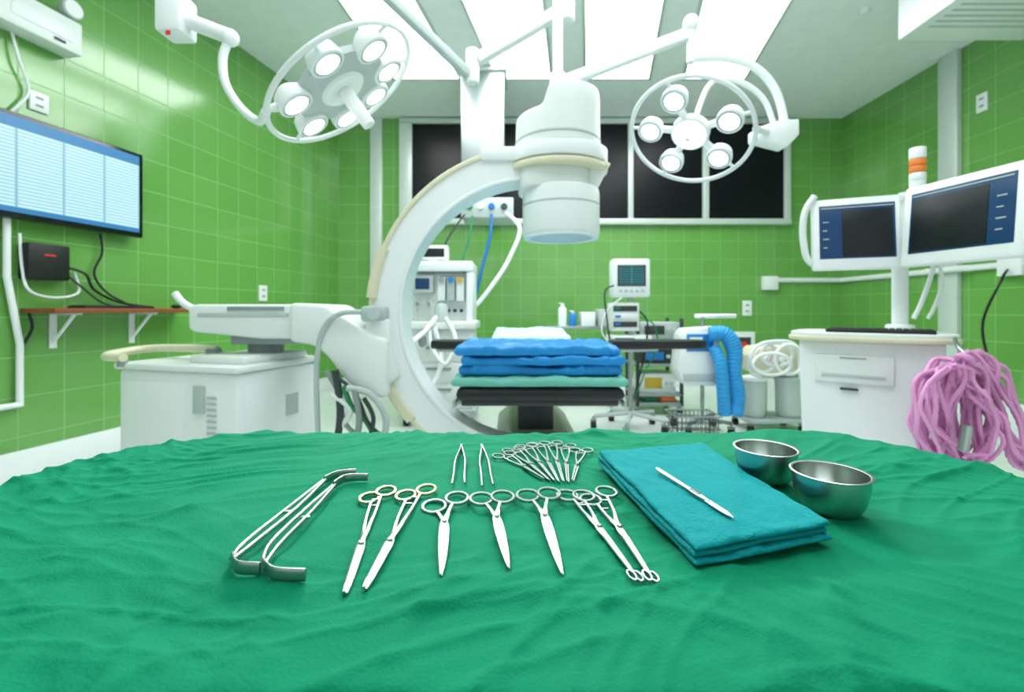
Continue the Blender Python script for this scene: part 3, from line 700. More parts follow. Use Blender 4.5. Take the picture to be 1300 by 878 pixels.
mb=MB(); mb.st([at(878,74,e),at(925,74,e),at(962,88,e),at(986,118,e),at(997,160,e)],.024,8); mb.build('outer_yoke_tube',M['white'],sr)
mb=MB(); mb.st([at(985,168,e),at(972,130,e-.02),at(948,108,e-.02),at(918,100,e),at(898,112,e),rc-rn*.05],.016,8); mb.build('inner_yoke_tube',M['white'],sr)
mb=MB(); mb.tube([at(975,168,e),pR],.018,10); mb.build('ring_link',M['white'],sr)
mb=MB(); mb.prism([at(x,y,e-.05) for x,y in ((960,162),(990,152),(1015,150),(1016,170),(1000,186),(960,176))],(0,.1,0),.01); mb.build('pivot_block',M['white'],sr)
mb=MB(); mb.cyl(at(877,28,e),at(877,80,e),.024); mb.ball(at(877,30,e),.045,(1,1,1.2)); mb.build('yoke_joint',M['white'],sr)
def beam(mb,A,B,w,h):
    A=V(A);B=V(B);d=B-A; q=d.to_track_quat('X','Z').to_matrix().to_4x4(); mb.box((A+B)/2,(d.length,w,h),rot=q,bev=.012)
mb=MB(); beam(mb,at(716,104,e+.1),at(872,44,e),.06,.07); mb.build('spring_arm',M['white'],sr)
mb=MB(); p=at(708,106,e+.1); mb.cyl((p.x,p.y,p.z-.02),(p.x,p.y,H-.05),.03); mb.cyl((p.x,p.y,p.z-.05),(p.x,p.y,p.z+.06),.048,bev=.008); mb.build('drop_pole',M['white'],sr)
mb=MB(); mb.cyl((p.x,p.y,H-.06),(p.x,p.y,H-.001),.11,bev=.01); mb.build('ceiling_plate',M['white'],sr)
D3=3.1
sa=thing('ceiling_support_arm','white jointed ceiling support arm crossing in front of the light panels','support arm',(at(718,0,D3).x,D3,H))
mb=MB(); p=at(720,12,D3); mb.cyl((p.x,D3,p.z-.08),(p.x,D3,H-.04),.05,bev=.008); mb.cyl((p.x,D3,H-.05),(p.x,D3,H-.001),.09,bev=.01); mb.build('drop_pole',M['white'],sa)
mb=MB(); beam(mb,at(708,16,D3),at(606,76,D3),.08,.075); mb.build('upper_arm',M['white'],sa)
mb=MB(); q=at(600,82,D3); mb.cyl((q.x,D3,q.z-.13),(q.x,D3,q.z+.1),.045,bev=.008); mb.build('elbow_joint',M['white'],sa)
mb=MB(); beam(mb,at(598,98,D3),at(488,-8,2.7),.06,.06); mb.build('lower_arm',M['lgrey'],sa)
# ceiling pendant
PD=4.75
pn=thing('ceiling_pendant','square steel ceiling pendant column with gas outlets hanging behind the x-ray arm','ceiling pendant',(at(613,0,PD).x,PD,H))
x=at(585,0,PD).x; x2=at(640,0,PD).x
mb=MB(); mb.b2(x,x2,PD,PD+.4,zz(214,PD),H-.001,.012); mb.build('pendant_column',M['steel'],pn)
mb=MB(); mb.b2(x-.03,x2+.03,PD-.03,PD+.43,H-.05,H-.001,.008); mb.build('ceiling_flange',M['alu'],pn)
mb=MB(); mb.b2((x+x2)/2-.1,(x+x2)/2+.1,PD+.1,PD+.3,zz(255,PD),zz(210,PD),.01); mb.build('pendant_neck',M['dgrey'],pn)
mb=MB(); mb.pb(585,250,652,276,PD-.04,.45,.015); oh=mb.build('outlet_head',M['lgrey'],pn)
for i,(x,m) in enumerate(((596,'hosegreen'),(610,'white'),(624,'hoseblue'),(640,'dgrey'))):
    mb=MB(); c=at(x,262,PD-.04); mb.cyl(c,c+V((0,-.03,0)),.035,.03,20); mb.build('gas_outlet',M[m],oh)
for nm,pts,r,m in (('gas_hose',[(624,272),(622,300),(612,340),(603,380),(600,410)],.016,'hoseblue'),('gas_hose',[(600,274),(596,300),(588,325),(583,345)],.012,'hosegreen'),('gas_hose',[(642,270),(660,290),(648,325),(630,355),(600,392),(572,410)],.022,'white'),('gas_hose',[(590,272),(570,300),(558,330)],.01,'dgrey')):
    mb=MB(); mb.st([at(x,y,PD-.1-.05*i) for i,(x,y) in enumerate(pts)],r,8); mb.build(nm,M[m],pn)
# ------------------------------------------------------------ anaesthesia machine
AD=3.95
an=thing('anaesthesia_machine','white anaesthesia machine with drawers and breathing hoses, seen through the x-ray arm','anaesthesia machine',(at(560,0,AD).x,AD+.25,0))
mb=MB(); mb.pb(518,346,594,408,AD+.12,.35,.01); bp_=mb.build('back_panel',M['offwhite'],an)
mb=MB(); mb.pb(508,331,600,344,AD,.5,.012); mb.build('top_shelf',M['white'],an)
mb=MB(); mb.pb(592,344,600,410,AD+.02,.45,.01); mb.build('side_pillar',M['white'],an)
mb=MB(); mb.pb(504,408,604,418,AD-.06,.55,.012); mb.build('work_surface',M['offwhite'],an)
x=at(512,0,AD).x; x2=at(600,0,AD).x
mb=MB(); mb.b2(x,x2,AD,AD+.45,.15,zz(418,AD),.012); bd=mb.build('drawer_cabinet',M['white'],an)
for z0,z1 in ((.2,.36),(.38,.54),(.56,.72)):
    mb=MB(); mb.b2(x+.06,x2-.04,AD-.012,AD+.01,z0,z1,.006); dw=mb.build('drawer',M['offwhite'],bd)
    mb=MB(); mb.b2(x+.2,x2-.18,AD-.03,AD-.012,z1-.05,z1-.03,.004); mb.build('drawer_handle',M['grey'],dw)
mb=MB(); mb.b2(x-.03,x2+.03,AD-.04,AD+.5,.08,.15,.02); mb.build('base_frame',M['lgrey'],an)
for xx in (x+.03,x2-.03):
    for y in (AD+.02,AD+.44): caster(an,xx,y,.035)
mb=MB(); mb.pb(522,349,550,372,AD+.05,.08,.008); sc=mb.build('ventilator_display',M['lgrey'],an)
mb=MB(); mb.pb(527,353,545,367,AD+.046,.004,.001); mb.build('display_screen',M['scrblue'],sc)
for i,xx in enumerate((560,572,584)):
    mb=MB(); mb.pb(xx-5,352,xx+5,382,AD+.04,.09,.01); vz=mb.build('vaporizer',M[('white','lgrey','white')[i]],an)
    mb=MB(); mb.cyl(at(xx,355,AD+.01),at(xx,355,AD+.05),.026); mb.build('vaporizer_dial',M[('grey','bluep','yellow')[i]],vz)
for xx in (526,534,542):
    mb=MB(); c=at(xx,404,AD+.08); mb.cyl(c,c+V((0,0,.17)),.010,seg=12); mb.build('flow_tube',M['clear'],an)
for xx in (530,544,558):
    mb=MB(); c=at(xx,386,AD+.12); mb.cyl(c,c+V((0,-.03,0)),.032,bev=.004); pg=mb.build('pressure_gauge',M['white'],an)
    mb=MB(); mb.cyl(c+V((0,-.03,0)),c+V((0,-.033,0)),.022); mb.build('gauge_face',M['grey'],pg)
for xx in (570,578,586):
    mb=MB(); c=at(xx,394,AD+.12); mb.cyl(c,c+V((0,-.04,0)),.016,seg=14,bev=.003); mb.build('control_knob',M['dgrey'],an)
mb=MB(); c=at(560,408,AD); mb.lathe([(0,0),(.06,0),(.06,.12),(.045,.15),(.02,.16),(0,.16)],(c.x,AD+.0,zz(408,AD)),24); mb.build('absorber_canister',M['clear'],an)
mb=MB(); mb.st([at(556,400,AD-.02),at(540,420,AD-.15),at(520,440,AD-.25),at(516,470,AD-.25),at(545,490,AD-.2),at(560,460,AD-.12),at(552,415,AD-.08)],.022,8); mb.build('breathing_hose',M['white'],an)
mb=MB(); mb.st([at(566,404,AD-.04),at(578,430,AD-.15),at(566,462,AD-.2),at(548,440,AD-.16),at(545,412,AD-.08)],.018,8); mb.build('breathing_hose',M['offwhite'],an)
mb=MB(); c=at(536,432,AD-.12); mb.ball(c,.045,(.8,.7,1.3)); mb.build('breathing_bag',M['grey'],an)
mb=MB(); mb.st([at(530,340,AD+.2),at(500,360,AD+.1),at(492,420,AD),at(505,470,AD)],.012,8); mb.build('power_cable',M['grey'],an)
mo=thing('monitor','dark screened monitor resting on top of the anaesthesia machine','monitor',(at(548,0,AD).x,AD+.2,zz(331,AD)))
mb=MB(); mb.pb(530,311,568,329,AD+.15,.12,.01); mb.pb(543,328,555,331,AD+.17,.08,.002); cs_=mb.build('casing',M['offwhite'],mo)
mb=MB(); mb.pb(534,315,564,326,AD+.146,.005,.001); mb.build('screen',M['scrdark'],mo)
# ------------------------------------------------------------ patient monitor stand
MD=3.8
ms=thing('patient_monitor_stand','white patient monitor on a wheeled pole right of the operating table','patient monitor',(at(802,0,MD).x,MD+.05,0))
X=at(802,0,MD).x
mb=MB(); mb.pb(778,328,826,377,MD-.02,.16,.02); pm=mb.build('monitor_case',M['white'],ms)
mb=MB(); mb.pb(784,336,820,363,MD-.024,.006,.001); mb.build('screen_bezel',M['dgrey'],pm)
quad('screen',[at(787,361,MD-.026),at(817,361,MD-.026),at(817,338,MD-.026),at(787,338,MD-.026)],M['scrpm'],pm)
for k in range(5):
    mb=MB(); mb.pb(786+k*7,367,790+k*7,371,MD-.026,.008,.001); mb.build('control_key',M['lgrey'],pm)
mb=MB(); mb.cyl((X,MD+.05,.1),(X,MD+.05,zz(377,MD)+.01),.018); mb.build('pole',M['steel'],ms)
mb=MB(); mb.pb(776,384,812,420,MD-.0,.16,.01); mr_=mb.build('module_rack',M['offwhite'],ms)
for py in (388,398,408):
    mb=MB(); mb.pb(779,py,809,py+7,MD-.008,.01,.002); mf=mb.build('module_face',M['white' if py==398 else 'dgrey'],mr_)
    mb=MB(); mb.pb(781,py+2,788,py+5,MD-.012,.006,.001); mb.build('module_socket',M['hosegreen' if py==388 else 'bluep'],mf)
mb=MB(); mb.pb(770,441,836,446,MD-.06,.3,.006); mb.build('shelf',M['steel'],ms)
mb=MB(); mb.pb(776,426,828,441,MD-.03,.22,.008); pr_=mb.build('recorder_box',M['offwhite'],ms)
mb=MB(); mb.pb(781,429,806,438,MD-.036,.01,.002); mb.build('recorder_face',M['dgrey'],pr_)
mb=MB()
for k in range(5):
    a=PI/2+2*PI*k/5+.3; e2=(X+.3*math.cos(a),MD+.05+.3*math.sin(a)); mb.tube([V((X,MD+.05,.14)),V((e2[0],e2[1],.11))],.018,8)
mb.build('star_base',M['lgrey'],ms)
for k in range(5):
    a=PI/2+2*PI*k/5+.3; caster(ms,X+.3*math.cos(a),MD+.05+.3*math.sin(a),.035)
for pts,r,m in (([(779,362),(768,370),(770,400),(776,440),(790,480)],.007,'dgrey'),([(812,395),(822,410),(818,450),(806,500)],.007,'black'),([(790,377),(770,395),(764,420),(774,436)],.006,'white'),([(812,402),(830,412),(834,440),(820,470),(808,500)],.006,'hosegreen')):
    mb=MB(); mb.st([at(x,y,MD-.03) for x,y in pts],r,8); mb.build('cable',M[m],ms)
# equipment rack cart
ED=4.35
ec=thing('equipment_cart','dark shelved equipment trolley behind the black arm board','trolley',(at(838,0,ED).x,ED+.25,0))
x=at(808,0,ED).x; x2=at(868,0,ED).x
mb=MB()
for xx in (x,x2-.03):
    for y in (ED,ED+.4): mb.b2(xx,xx+.03,y,y+.03,.09,zz(404,ED),.004)
mb.build('upright_frame',M['dgrey'],ec)
for py in (430,462,500):
    mb=MB(); mb.b2(x,x2,ED,ED+.43,zz(py,ED)-.025,zz(py,ED),.004); mb.build('shelf',M['grey'],ec)
mb=MB(); mb.b2(x,x2,ED,ED+.43,.09,.12,.004); mb.build('shelf',M['grey'],ec)
for xx in (x+.02,x2-.02):
    for y in (ED+.02,ED+.41): caster(ec,xx,y,.03)
def boxthing(name,label,cat,px0,py0,px1,zb,d,dep,m,face,fm,group=None,h=None):
    a=at(px0,py0,d); b=at(px1,py0,d); root=thing(name,label,cat,((a.x+b.x)/2,d+dep/2,zb),group)
    z1=a.z if h is None else zb+h
    mb=MB(); mb.b2(a.x,b.x,d,d+dep,zb+.001,z1,.008); c=mb.build('casing',M[m],root)
    w=b.x-a.x; hh=z1-zb
    if face:
        mb=MB(); mb.b2(a.x+w*.1,a.x+w*.6,d-.005,d+.004,zb+hh*.25,zb+hh*.8,.002); mb.build('front_panel',M[fm],root)
        for k in range(2):
            mb=MB(); mb.cyl((a.x+w*(.72+.15*k),d+.002,zb+hh*.5),(a.x+w*(.72+.15*k),d-.018,zb+hh*.5),min(w*.06,.02),seg=16); mb.build('knob',M['lgrey'],root)
    return root
boxthing('electrosurgery_unit','grey electrosurgery unit on the top shelf of the dark trolley','medical device',813,409,864,zz(430,ED),ED+.04,.3,'lgrey',True,'dgrey')
boxthing('infusion_device','dark control box on the middle shelf of the dark trolley','medical device',815,443,861,zz(462,ED),ED+.04,.3,'dgrey',True,'bluep')
boxthing('suction_device','pale box with yellow front on the lower shelf of the trolley','medical device',814,474,858,zz(500,ED),ED+.04,.3,'offwhite',True,'yellow')
boxthing('supply_carton','small green carton on the bottom shelf of the dark trolley','box',818,510,836,.121,ED+.05,.2,'hosegreen',False,'white',None,.05)
boxthing('supply_carton','small orange carton on the bottom shelf of the dark trolley','box',840,512,858,.121,ED+.05,.2,'orange',False,'white',None,.045)
# steel counter behind bed
SD=4.7
st=thing('supply_trolley','steel supply trolley standing behind the head of the operating table','trolley',(at(735,0,SD).x,SD+.2,0))
x=at(692,0,SD).x; x2=at(780,0,SD).x; zt2=zz(414,SD)
mb=MB(); mb.b2(x,x2,SD,SD+.42,zt2-.03,zt2,.006); mb.build('top_tray',M['steel'],st)
mb=MB(); mb.b2(x+.02,x2-.02,SD+.01,SD+.41,.3,.32,.004); mb.build('lower_shelf',M['steel'],st)
for xx in (x+.03,x2-.03):
    for y in (SD+.03,SD+.39): mb=MB(); mb.cyl((xx,y,.06),(xx,y,zt2-.03),.013,seg=12); mb.ball((xx,y,.03),.03); mb.build('leg',M['steel'],st)
def bottle(label,px,d,r,h,m,cap='white',group='supplies on the steel trolley'):
    X=at(px,0,d).x; root=thing('bottle',label,'bottle',(X,d,zt2),group)
    mb=MB(); mb.lathe([(0,0),(r,0),(r,h*.7),(r*.8,h*.8),(r*.35,h*.86),(r*.35,h*.9),(0,h*.9)],(X,d,zt2+.001),20); mb.build('bottle_body',M[m],root)
    mb=MB(); mb.lathe([(0,h*.88),(r*.45,h*.88),(r*.45,h),(0,h)],(X,d,zt2),16); mb.tube([V((X,d,zt2+h*.98)),V((X-r*.9,d-.01,zt2+h*1.0))],r*.14,6); mb.build('pump_cap',M[cap],root)
bottle('white pump bottle on the steel trolley, leftmost and tallest',714,SD+.1,.045,.24,'white')
bottle('small blue-labelled bottle beside the tall white pump bottle',727,SD+.1,.04,.16,'bluep')
boxthing('supply_box','low white supply box on the steel trolley beside the bottles','box',738,396,756,zt2,SD+.06,.2,'white',False,'white')
boxthing('glove_box','light grey carton at the right end of the steel trolley','box',760,392,775,zt2,SD+.06,.2,'lgrey',False,'white')
# warmer unit with blue hose
WD=3.7
wu=thing('patient_warmer','white and blue patient warming unit on a wheeled pole with T-shaped handle','patient warmer',(at(888,0,WD).x,WD+.06,0))
X=at(898,0,WD).x
mb=MB(); mb.prism([at(x,y,WD-.04) for x,y in ((866,424),(872,417),(914,414),(914,486),(908,490),(868,488),(861,470))],(0,.2,0),.015); wc=mb.build('unit_case',M['white'],wu)
mb=MB(); mb.pb(872,424,906,446,WD-.048,.01,.004); mb.build('control_face',M['bluep'],wc)
mb=MB(); mb.pb(876,428,892,438,WD-.054,.01,.002); mb.build('control_display',M['offwhite'],wc)
mb=MB(); mb.pb(868,474,908,484,WD-.048,.01,.003); mb.build('filter_grille',M['lgrey'],wc)
mb=MB(); mb.cyl((X,WD+.1,.08),(X,WD+.1,zz(402,WD)),.016); mb.build('pole',M['steel'],wu)
mb=MB(); mb.cyl(at(882,401,WD+.1),at(934,401,WD+.1),.018,bev=.004); mb.build('t_handle',M['white'],wu)
mb=MB()
for k in range(4):
    a=PI/4+PI/2*k; mb.tube([V((X,WD+.1,.11)),V((X+.24*math.cos(a),WD+.1+.24*math.sin(a),.1))],.016,8)
mb.build('star_base',M['grey'],wu)
for k in range(4):
    a=PI/4+PI/2*k; caster(wu,X+.24*math.cos(a),WD+.1+.24*math.sin(a),.03)
def sleeve(pts,r,seed):
    P=catmull(pts,30); n=len(P); mb=MB()
    mb.tube(P,r,24,radii=[r*(.95+.045*math.sin(i*1.35)+.18*noise.noise(V((i*.03,seed,0)))) for i in range(n)])
    mb.build('warm_air_hose',M['warm'],wu,ang=80)
sleeve([at(900,424,WD-.06),at(920,424,WD-.09),at(932,444,WD-.1),at(932,475,WD-.1),at(936,505,WD-.1),at(932,526,WD-.1)],.062,2)
sleeve([at(906,440,WD-.09),at(915,462,WD-.13),at(918,500,WD-.13),at(920,526,WD-.12)],.050,6)
# wire basket on floor
KD=3.28; a=at(861,0,KD).x; b=at(912,0,KD).x
wb_=thing('wire_basket','black wire basket standing on the floor below the warming unit','basket',((a+b)/2,KD+.12,0))
mb=MB()
for k in range(6):
    z=.012+k*.045; e_=k*.004
    mb.tube([V((a-e_,KD-e_,z)),V((b+e_,KD-e_,z)),V((b+e_,KD+.2+e_,z)),V((a-e_,KD+.2+e_,z))],.0035,6,True)
for i in range(10):
    xx=a+(b-a)*i/9
    mb.tube([V((xx,KD+.2,.24)),V((xx,KD+.2,.012)),V((xx,KD,.012)),V((xx,KD,.24))],.003,6)
for i in range(1,6):
    yy=KD+.2*i/6
    mb.tube([V((a,yy,.24)),V((a,yy,.012)),V((b,yy,.012)),V((b,yy,.24))],.003,6)
mb.build('wire_cage',M['dgrey'],wb_)
mb=MB(); mb.tube([V((a-.02,KD-.02,.24)),V((b+.02,KD-.02,.24)),V((b+.02,KD+.22,.24)),V((a-.02,KD+.22,.24))],.006,8,True); mb.build('rim_wire',M['grey'],wb_)
# suction unit with coiled pale hoses
UD=3.75
su=thing('suction_unit','cream suction unit with coiled pale hoses and two clear canisters beside the console','suction unit',(at(985,0,UD).x,UD+.15,0))
mb=MB(); mb.prism([at(x,y,UD) for x,y in ((956,452),(964,441),(1000,437),(1020,441),(1020,472),(998,477),(960,474))],(0,.25,0),.02,3); uc=mb.build('pump_housing',M['cream'],su)
for xx in (974,994):
    mb=MB(); c=at(xx,457,UD); mb.cyl(c,c+V((0,-.03,0)),.038,bev=.005); dl=mb.build('vacuum_dial',M['white'],uc)
    mb=MB(); mb.box(c+V((.01,-.033,.01)),(.004,.004,.04),rot=Matrix.Rotation(.6,4,'Y')); mb.build('needle',M['red'],dl)
for xx in (963,1008):
    c=at(xx,0,UD); mb=MB(); mb.lathe([(0,.12),(.08,.12),(.095,.16),(.1,.42),(0,.42)],(c.x,UD+.08,0),28); cn=mb.build('canister',M['clear'],su)
    mb=MB(); mb.lathe([(0,.42),(.108,.42),(.108,.445),(.05,.46),(0,.46)],(c.x,UD+.08,0),28); mb.build('canister_lid',M['lgrey' if xx>1000 else 'white'],cn)
a=at(948,0,UD).x; b=at(1026,0,UD).x
mb=MB(); mb.b2(a,b,UD-.04,UD+.3,.08,.115,.01); mb.b2((a+b)/2-.03,(a+b)/2+.03,UD+.2,UD+.25,.1,.55,.005); mb.build('stand_frame',M['lgrey'],su)
for xx in (a+.04,b-.04):
    for y in (UD,UD+.26): caster(su,xx,y,.028)
for i,(cxp,cyp,rx,ry) in enumerate(((970,454,17,18),(986,450,20,15),(1002,456,18,19),(980,462,24,14))):
    pts=[at(cxp+rx*math.cos(t*PI/6),cyp+ry*math.sin(t*PI/6),UD-.06-.03*i+.01*math.sin(t)) for t in range(12)]
    mb=MB(); mb.st(pts,.013,5,10,True); mb.build('coiled_hose',M['white'],su)
mb=MB(); mb.st([at(965,478,UD-.02),at(952,470,UD-.08),at(956,445,UD-.1),at(975,434,UD-.1),at(1010,438,UD-.08),at(1016,480,UD-.02)],.014,8); mb.build('suction_hose',M['white'],su)
# wall plates
def plate(name,label,cat,c,n,w,h,m='white',rz=0):
    root=thing(name,label,cat,c)
    mb=MB(); mb.box(V(c)+V(n)*.008,(w,.016,h),rz,.004); f=mb.build('cover_plate',M[m],root)
    for s in (-1,1):
        mb=MB(); mb.box(V(c)+V(n)*.017+V((0,0,s*h*.2)),(w*.4,.003,h*.12),rz,.001); mb.build('socket_face',M['grey'],f)
c=BW(942,440); pf=thing('wall_panel','small white framed panel with dark centre low on the back wall','wall panel',(c.x,BD,c.z))
mb=MB(); mb.b2(c.x-.15,c.x+.15,BD-.05,BD-.001,c.z-.2,c.z+.2,.01); f_=mb.build('panel_frame',M['white'],pf)
mb=MB(); mb.b2(c.x-.09,c.x+.09,BD-.056,BD-.045,c.z-.13,c.z+.13,.003); mb.build('panel_centre',M['dgrey'],pf)
mb=MB(); mb.cyl((c.x,BD-.055,c.z+.03),(c.x,BD-.075,c.z+.03),.04); mb.build('panel_knob',M['red'],pf)
plate('wall_socket','white double socket on the back wall right of the patient monitor','socket',BW(948,391),(0,-1,0),.12,.2)
plate('wall_socket','white socket high on the right wall beside the steel trim','socket',RW(1248,130),(-1,0,0),.10,.17,rz=PI/2)
plate('wall_socket','white socket on the left wall above the far end of the wall screen','socket',LW(48,130),nl,.10,.12,rz=RZL)
plate('wall_socket','white socket on the left wall behind the x-ray machine boom','socket',LW(333,372),nl,.11,.16,rz=RZL)
# conduit with box
cz=1.40
cd=thing('cable_conduit','white cable conduit running along the back and right walls behind the console','conduit',(3.4,BD,cz))
x=BW(978,0).x
mb=MB(); mb.tube([V((x,BD-.03,cz)),V((RX-.03,BD-.03,cz)),V((RX-.03,4.74,cz)),V((RX-.1,4.70,cz)),V((RX-.1,4.34,cz)),V((RX-.03,4.30,cz)),V((RX-.03,1.5,cz))],.03,10); mb.build('pipe',M['white'],cd)
mb=MB(); mb.b2(x-.13,x+.06,BD-.09,BD-.001,cz-.13,cz+.05,.012); mb.build('junction_box',M['white'],cd)
c=RW(1292,345); mb=MB(); mb.b2(RX-.08,RX-.001,c.y-.1,c.y+.1,cz-.1,cz+.1,.01); mb.build('socket_box',M['white'],cd)
mb=MB(); mb.st([(RX-.09,c.y,cz-.05),(RX-.25,c.y-.1,cz-.15),(RX-.3,c.y,cz-.5),(RX-.15,c.y+.1,cz-.85),(RX-.05,c.y+.1,cz-1.3)],.01,8); mb.build('power_cable',M['black'],cd)
# ------------------------------------------------------------ console with twin monitors
co=thing('workstation_console','white wheeled imaging console with cream top edge at right, carrying two tilted monitors','console',(1.78,2.28,0))
TH=math.radians(-40); KM=Matrix.Translation((1.78,2.28,0))@Matrix.Rotation(TH,4,'Z')
def kb(x0,x1,y0,y1,z0,z1,bev=.01,mb=None):
    mb=mb or MB(); return mb.b2(x0,x1,y0,y1,z0,z1,bev)
mb=MB(); mb.prism([(-.25,-.2,.1),(.25,-.2,.1),(.27,-.225,.86),(-.27,-.225,.86)],(0,.43,0),.018,3); bod=mb.build('console_body',M['white'],co,mt=KM)
mb=MB()
pl=[]
for k in range(40):
    a=2*PI*k/40; c_,s_=math.cos(a),math.sin(a); pl.append((math.copysign(abs(c_)**.45,c_)*.32,math.copysign(abs(s_)**.5,s_)*.27,.875))
mb.prism(pl,(0,0,.02),.004); mb.build('console_top',M['offwhite'],co,mt=KM)
mb=MB(); mb.prism([(x*1.03,y*1.03,.855) for x,y,_ in pl],(0,0,.022),.005); mb.build('top_edge_bumper',M['cream'],co,mt=KM)
mb=kb(-.2,.1,-.236,-.215,.66,.79,.006); pr=mb.build('printer_panel',M['offwhite'],co,mt=KM)
mb=kb(-.17,.07,-.240,-.228,.685,.70,.001); mb.build('printer_slot',M['lgrey'],pr,mt=KM)
mb=kb(-.10,.0,-.240,-.228,.775,.780,.001); mb.build('printed_mark',M['grey'],pr,mt=KM)
mb=kb(-.10,-.03,-.232,-.215,.625,.635,.003); mb.build('catch',M['dgrey'],co,mt=KM)
for k in range(4):
    mb=kb(.15,.22,-.228,-.21,.20+k*.025,.21+k*.025,.002); mb.build('vent_slat',M['lgrey'],co,mt=KM)
mb=kb(-.26,.26,-.21,.21,.07,.12,.02); mb.build('base_frame',M['grey'],co,mt=KM)
for x in (-.22,.22):
    for y in (-.17,.17):
        q=KM@V((x,y,0)); caster(co,q.x,q.y,.035)
PX,PY=.12,.17
mb=MB(); mb.cyl((PX,PY,.89),(PX,PY,1.36),.034); mb.cyl((PX,PY,.895),(PX,PY,.93),.06,bev=.008); mb.build('monitor_pole',M['white'],co,mt=KM)
pq=KM@V((PX,PY,0))
def monitor(A,B,z0,z1,rows,blk0,blk1):
    A=V((A[0],A[1],0));B=V((B[0],B[1],0)); u=(B-A).normalized(); n=V((-u.y,u.x,0))
    if n.dot(V((A.x,A.y,0)))<0: n=-n
    L=(B-A).length; m=Matrix.Identity(4)
    for i in range(3): m[i][0]=u[i]; m[i][1]=n[i]; m[i][2]=(0,0,1)[i]
    m=Matrix.Translation((A.x,A.y,z0))@m@Matrix.Rotation(math.radians(-5),4,'X'); h=z1-z0
    mb=MB(); mb.b2(0,L,0,.05,0,h,.012); c=mb.build('monitor_case',M['white'],co,mt=m)
    mb=MB(); mb.b2(L*.08,L*.93,-.003,.004,h*.15,h*.90,.002); mb.build('screen',M['scrblue'],c,mt=m)
    mb=MB(); mb.b2(L*blk0,L*blk1,-.0055,.0,h*.17,h*.82,.001); mb.build('scan_image',M['scrdark'],c,mt=m)
    mb=MB(); mb.b2(L*.10,L*.91,-.0055,0,h*.855,h*.868); mb.build('title_row',M['lgrey'],c,mt=m)
    for k in range(4): mb=MB(); mb.b2(L*rows,L*(rows+.05+.02*(k%2)),-.0055,0,h*(.3+.12*k),h*(.312+.12*k)); mb.build('menu_row',M['lgrey'],c,mt=m)
    mb=MB(); mb.b2(L*.2,L*.8,.05,.075,h*.2,h*.8,.01); mb.build('rear_cover',M['grey'],c,mt=m)
monitor((1.53,2.32),(1.870,2.18),1.205,1.567,.12,.34,.90)
monitor((1.830,2.16),(1.915,1.71),1.205,1.577,.80,.10,.74)
mb=MB(); mb.tube([V((pq.x,pq.y,1.33)),V((1.74,2.33,1.38))],.02,8); mb.tube([V((pq.x,pq.y,1.33)),V((1.99,1.97,1.38))],.02,8); mb.cyl((pq.x+.02,pq.y,1.30),(pq.x+.02,pq.y,1.60),.022); mb.build('monitor_bracket',M['white'],co)
bx0=pq.x+.09
mb=MB(); mb.cyl((bx0,pq.y,1.56),(bx0,pq.y,1.66),.034); mb.box(((bx0+pq.x)/2,pq.y,1.57),(.14,.04,.03),0,.004); mb.build('beacon_base',M['white'],co)
for k,(z0,z1,m) in enumerate(((1.66,1.70,'white'),(1.702,1.735,'orange'),(1.737,1.77,'orange'),(1.772,1.83,'white'))):
    mb=MB(); mb.cyl((bx0,pq.y,z0),(bx0,pq.y,z1),.035,bev=.005,seg=28); mb.build('beacon_segment',M[m],co)
mb=MB(); mb.st([V((1.70,2.30,1.22)),V((1.55,2.36,1.24)),V((1.505,2.36,1.36)),V((1.505,2.35,1.5)),V((1.55,2.34,1.585))],.016,6); mb.build('monitor_grab_handle',M['offwhite'],co)
mb=MB(); q=[(1186,335),(1178,362),(1168,388),(1160,404)]; mb.st([at(x,y,2.2) for x,y in q],.010,6); mb.build('cable',M['offwhite'],co)
mb=MB(); q=[(1192,333),(1196,360),(1186,390),(1178,404)]; mb.st([at(x,y,2.2) for x,y in q],.008,6); mb.build('cable',M['offwhite'],co)
kbd=thing('keyboard','flat black keyboard lying on top of the white imaging console','keyboard',tuple(KM@V((-.02,-.13,.896))))
mb=MB(); mb.b2(-.16,.24,-.2,-.04,.896,.912,.005); k1=mb.build('keyboard_base',M['black'],kbd,mt=KM)
mb=MB()
for r in range(5):
    for c_ in range(15): mb.b2(-.15+c_*.0255,-.15+c_*.0255+.021,-.19+r*.028,-.19+r*.028+.022,.911,.917,.002)
mb.build('keys',M['dgrey'],kbd,mt=KM)
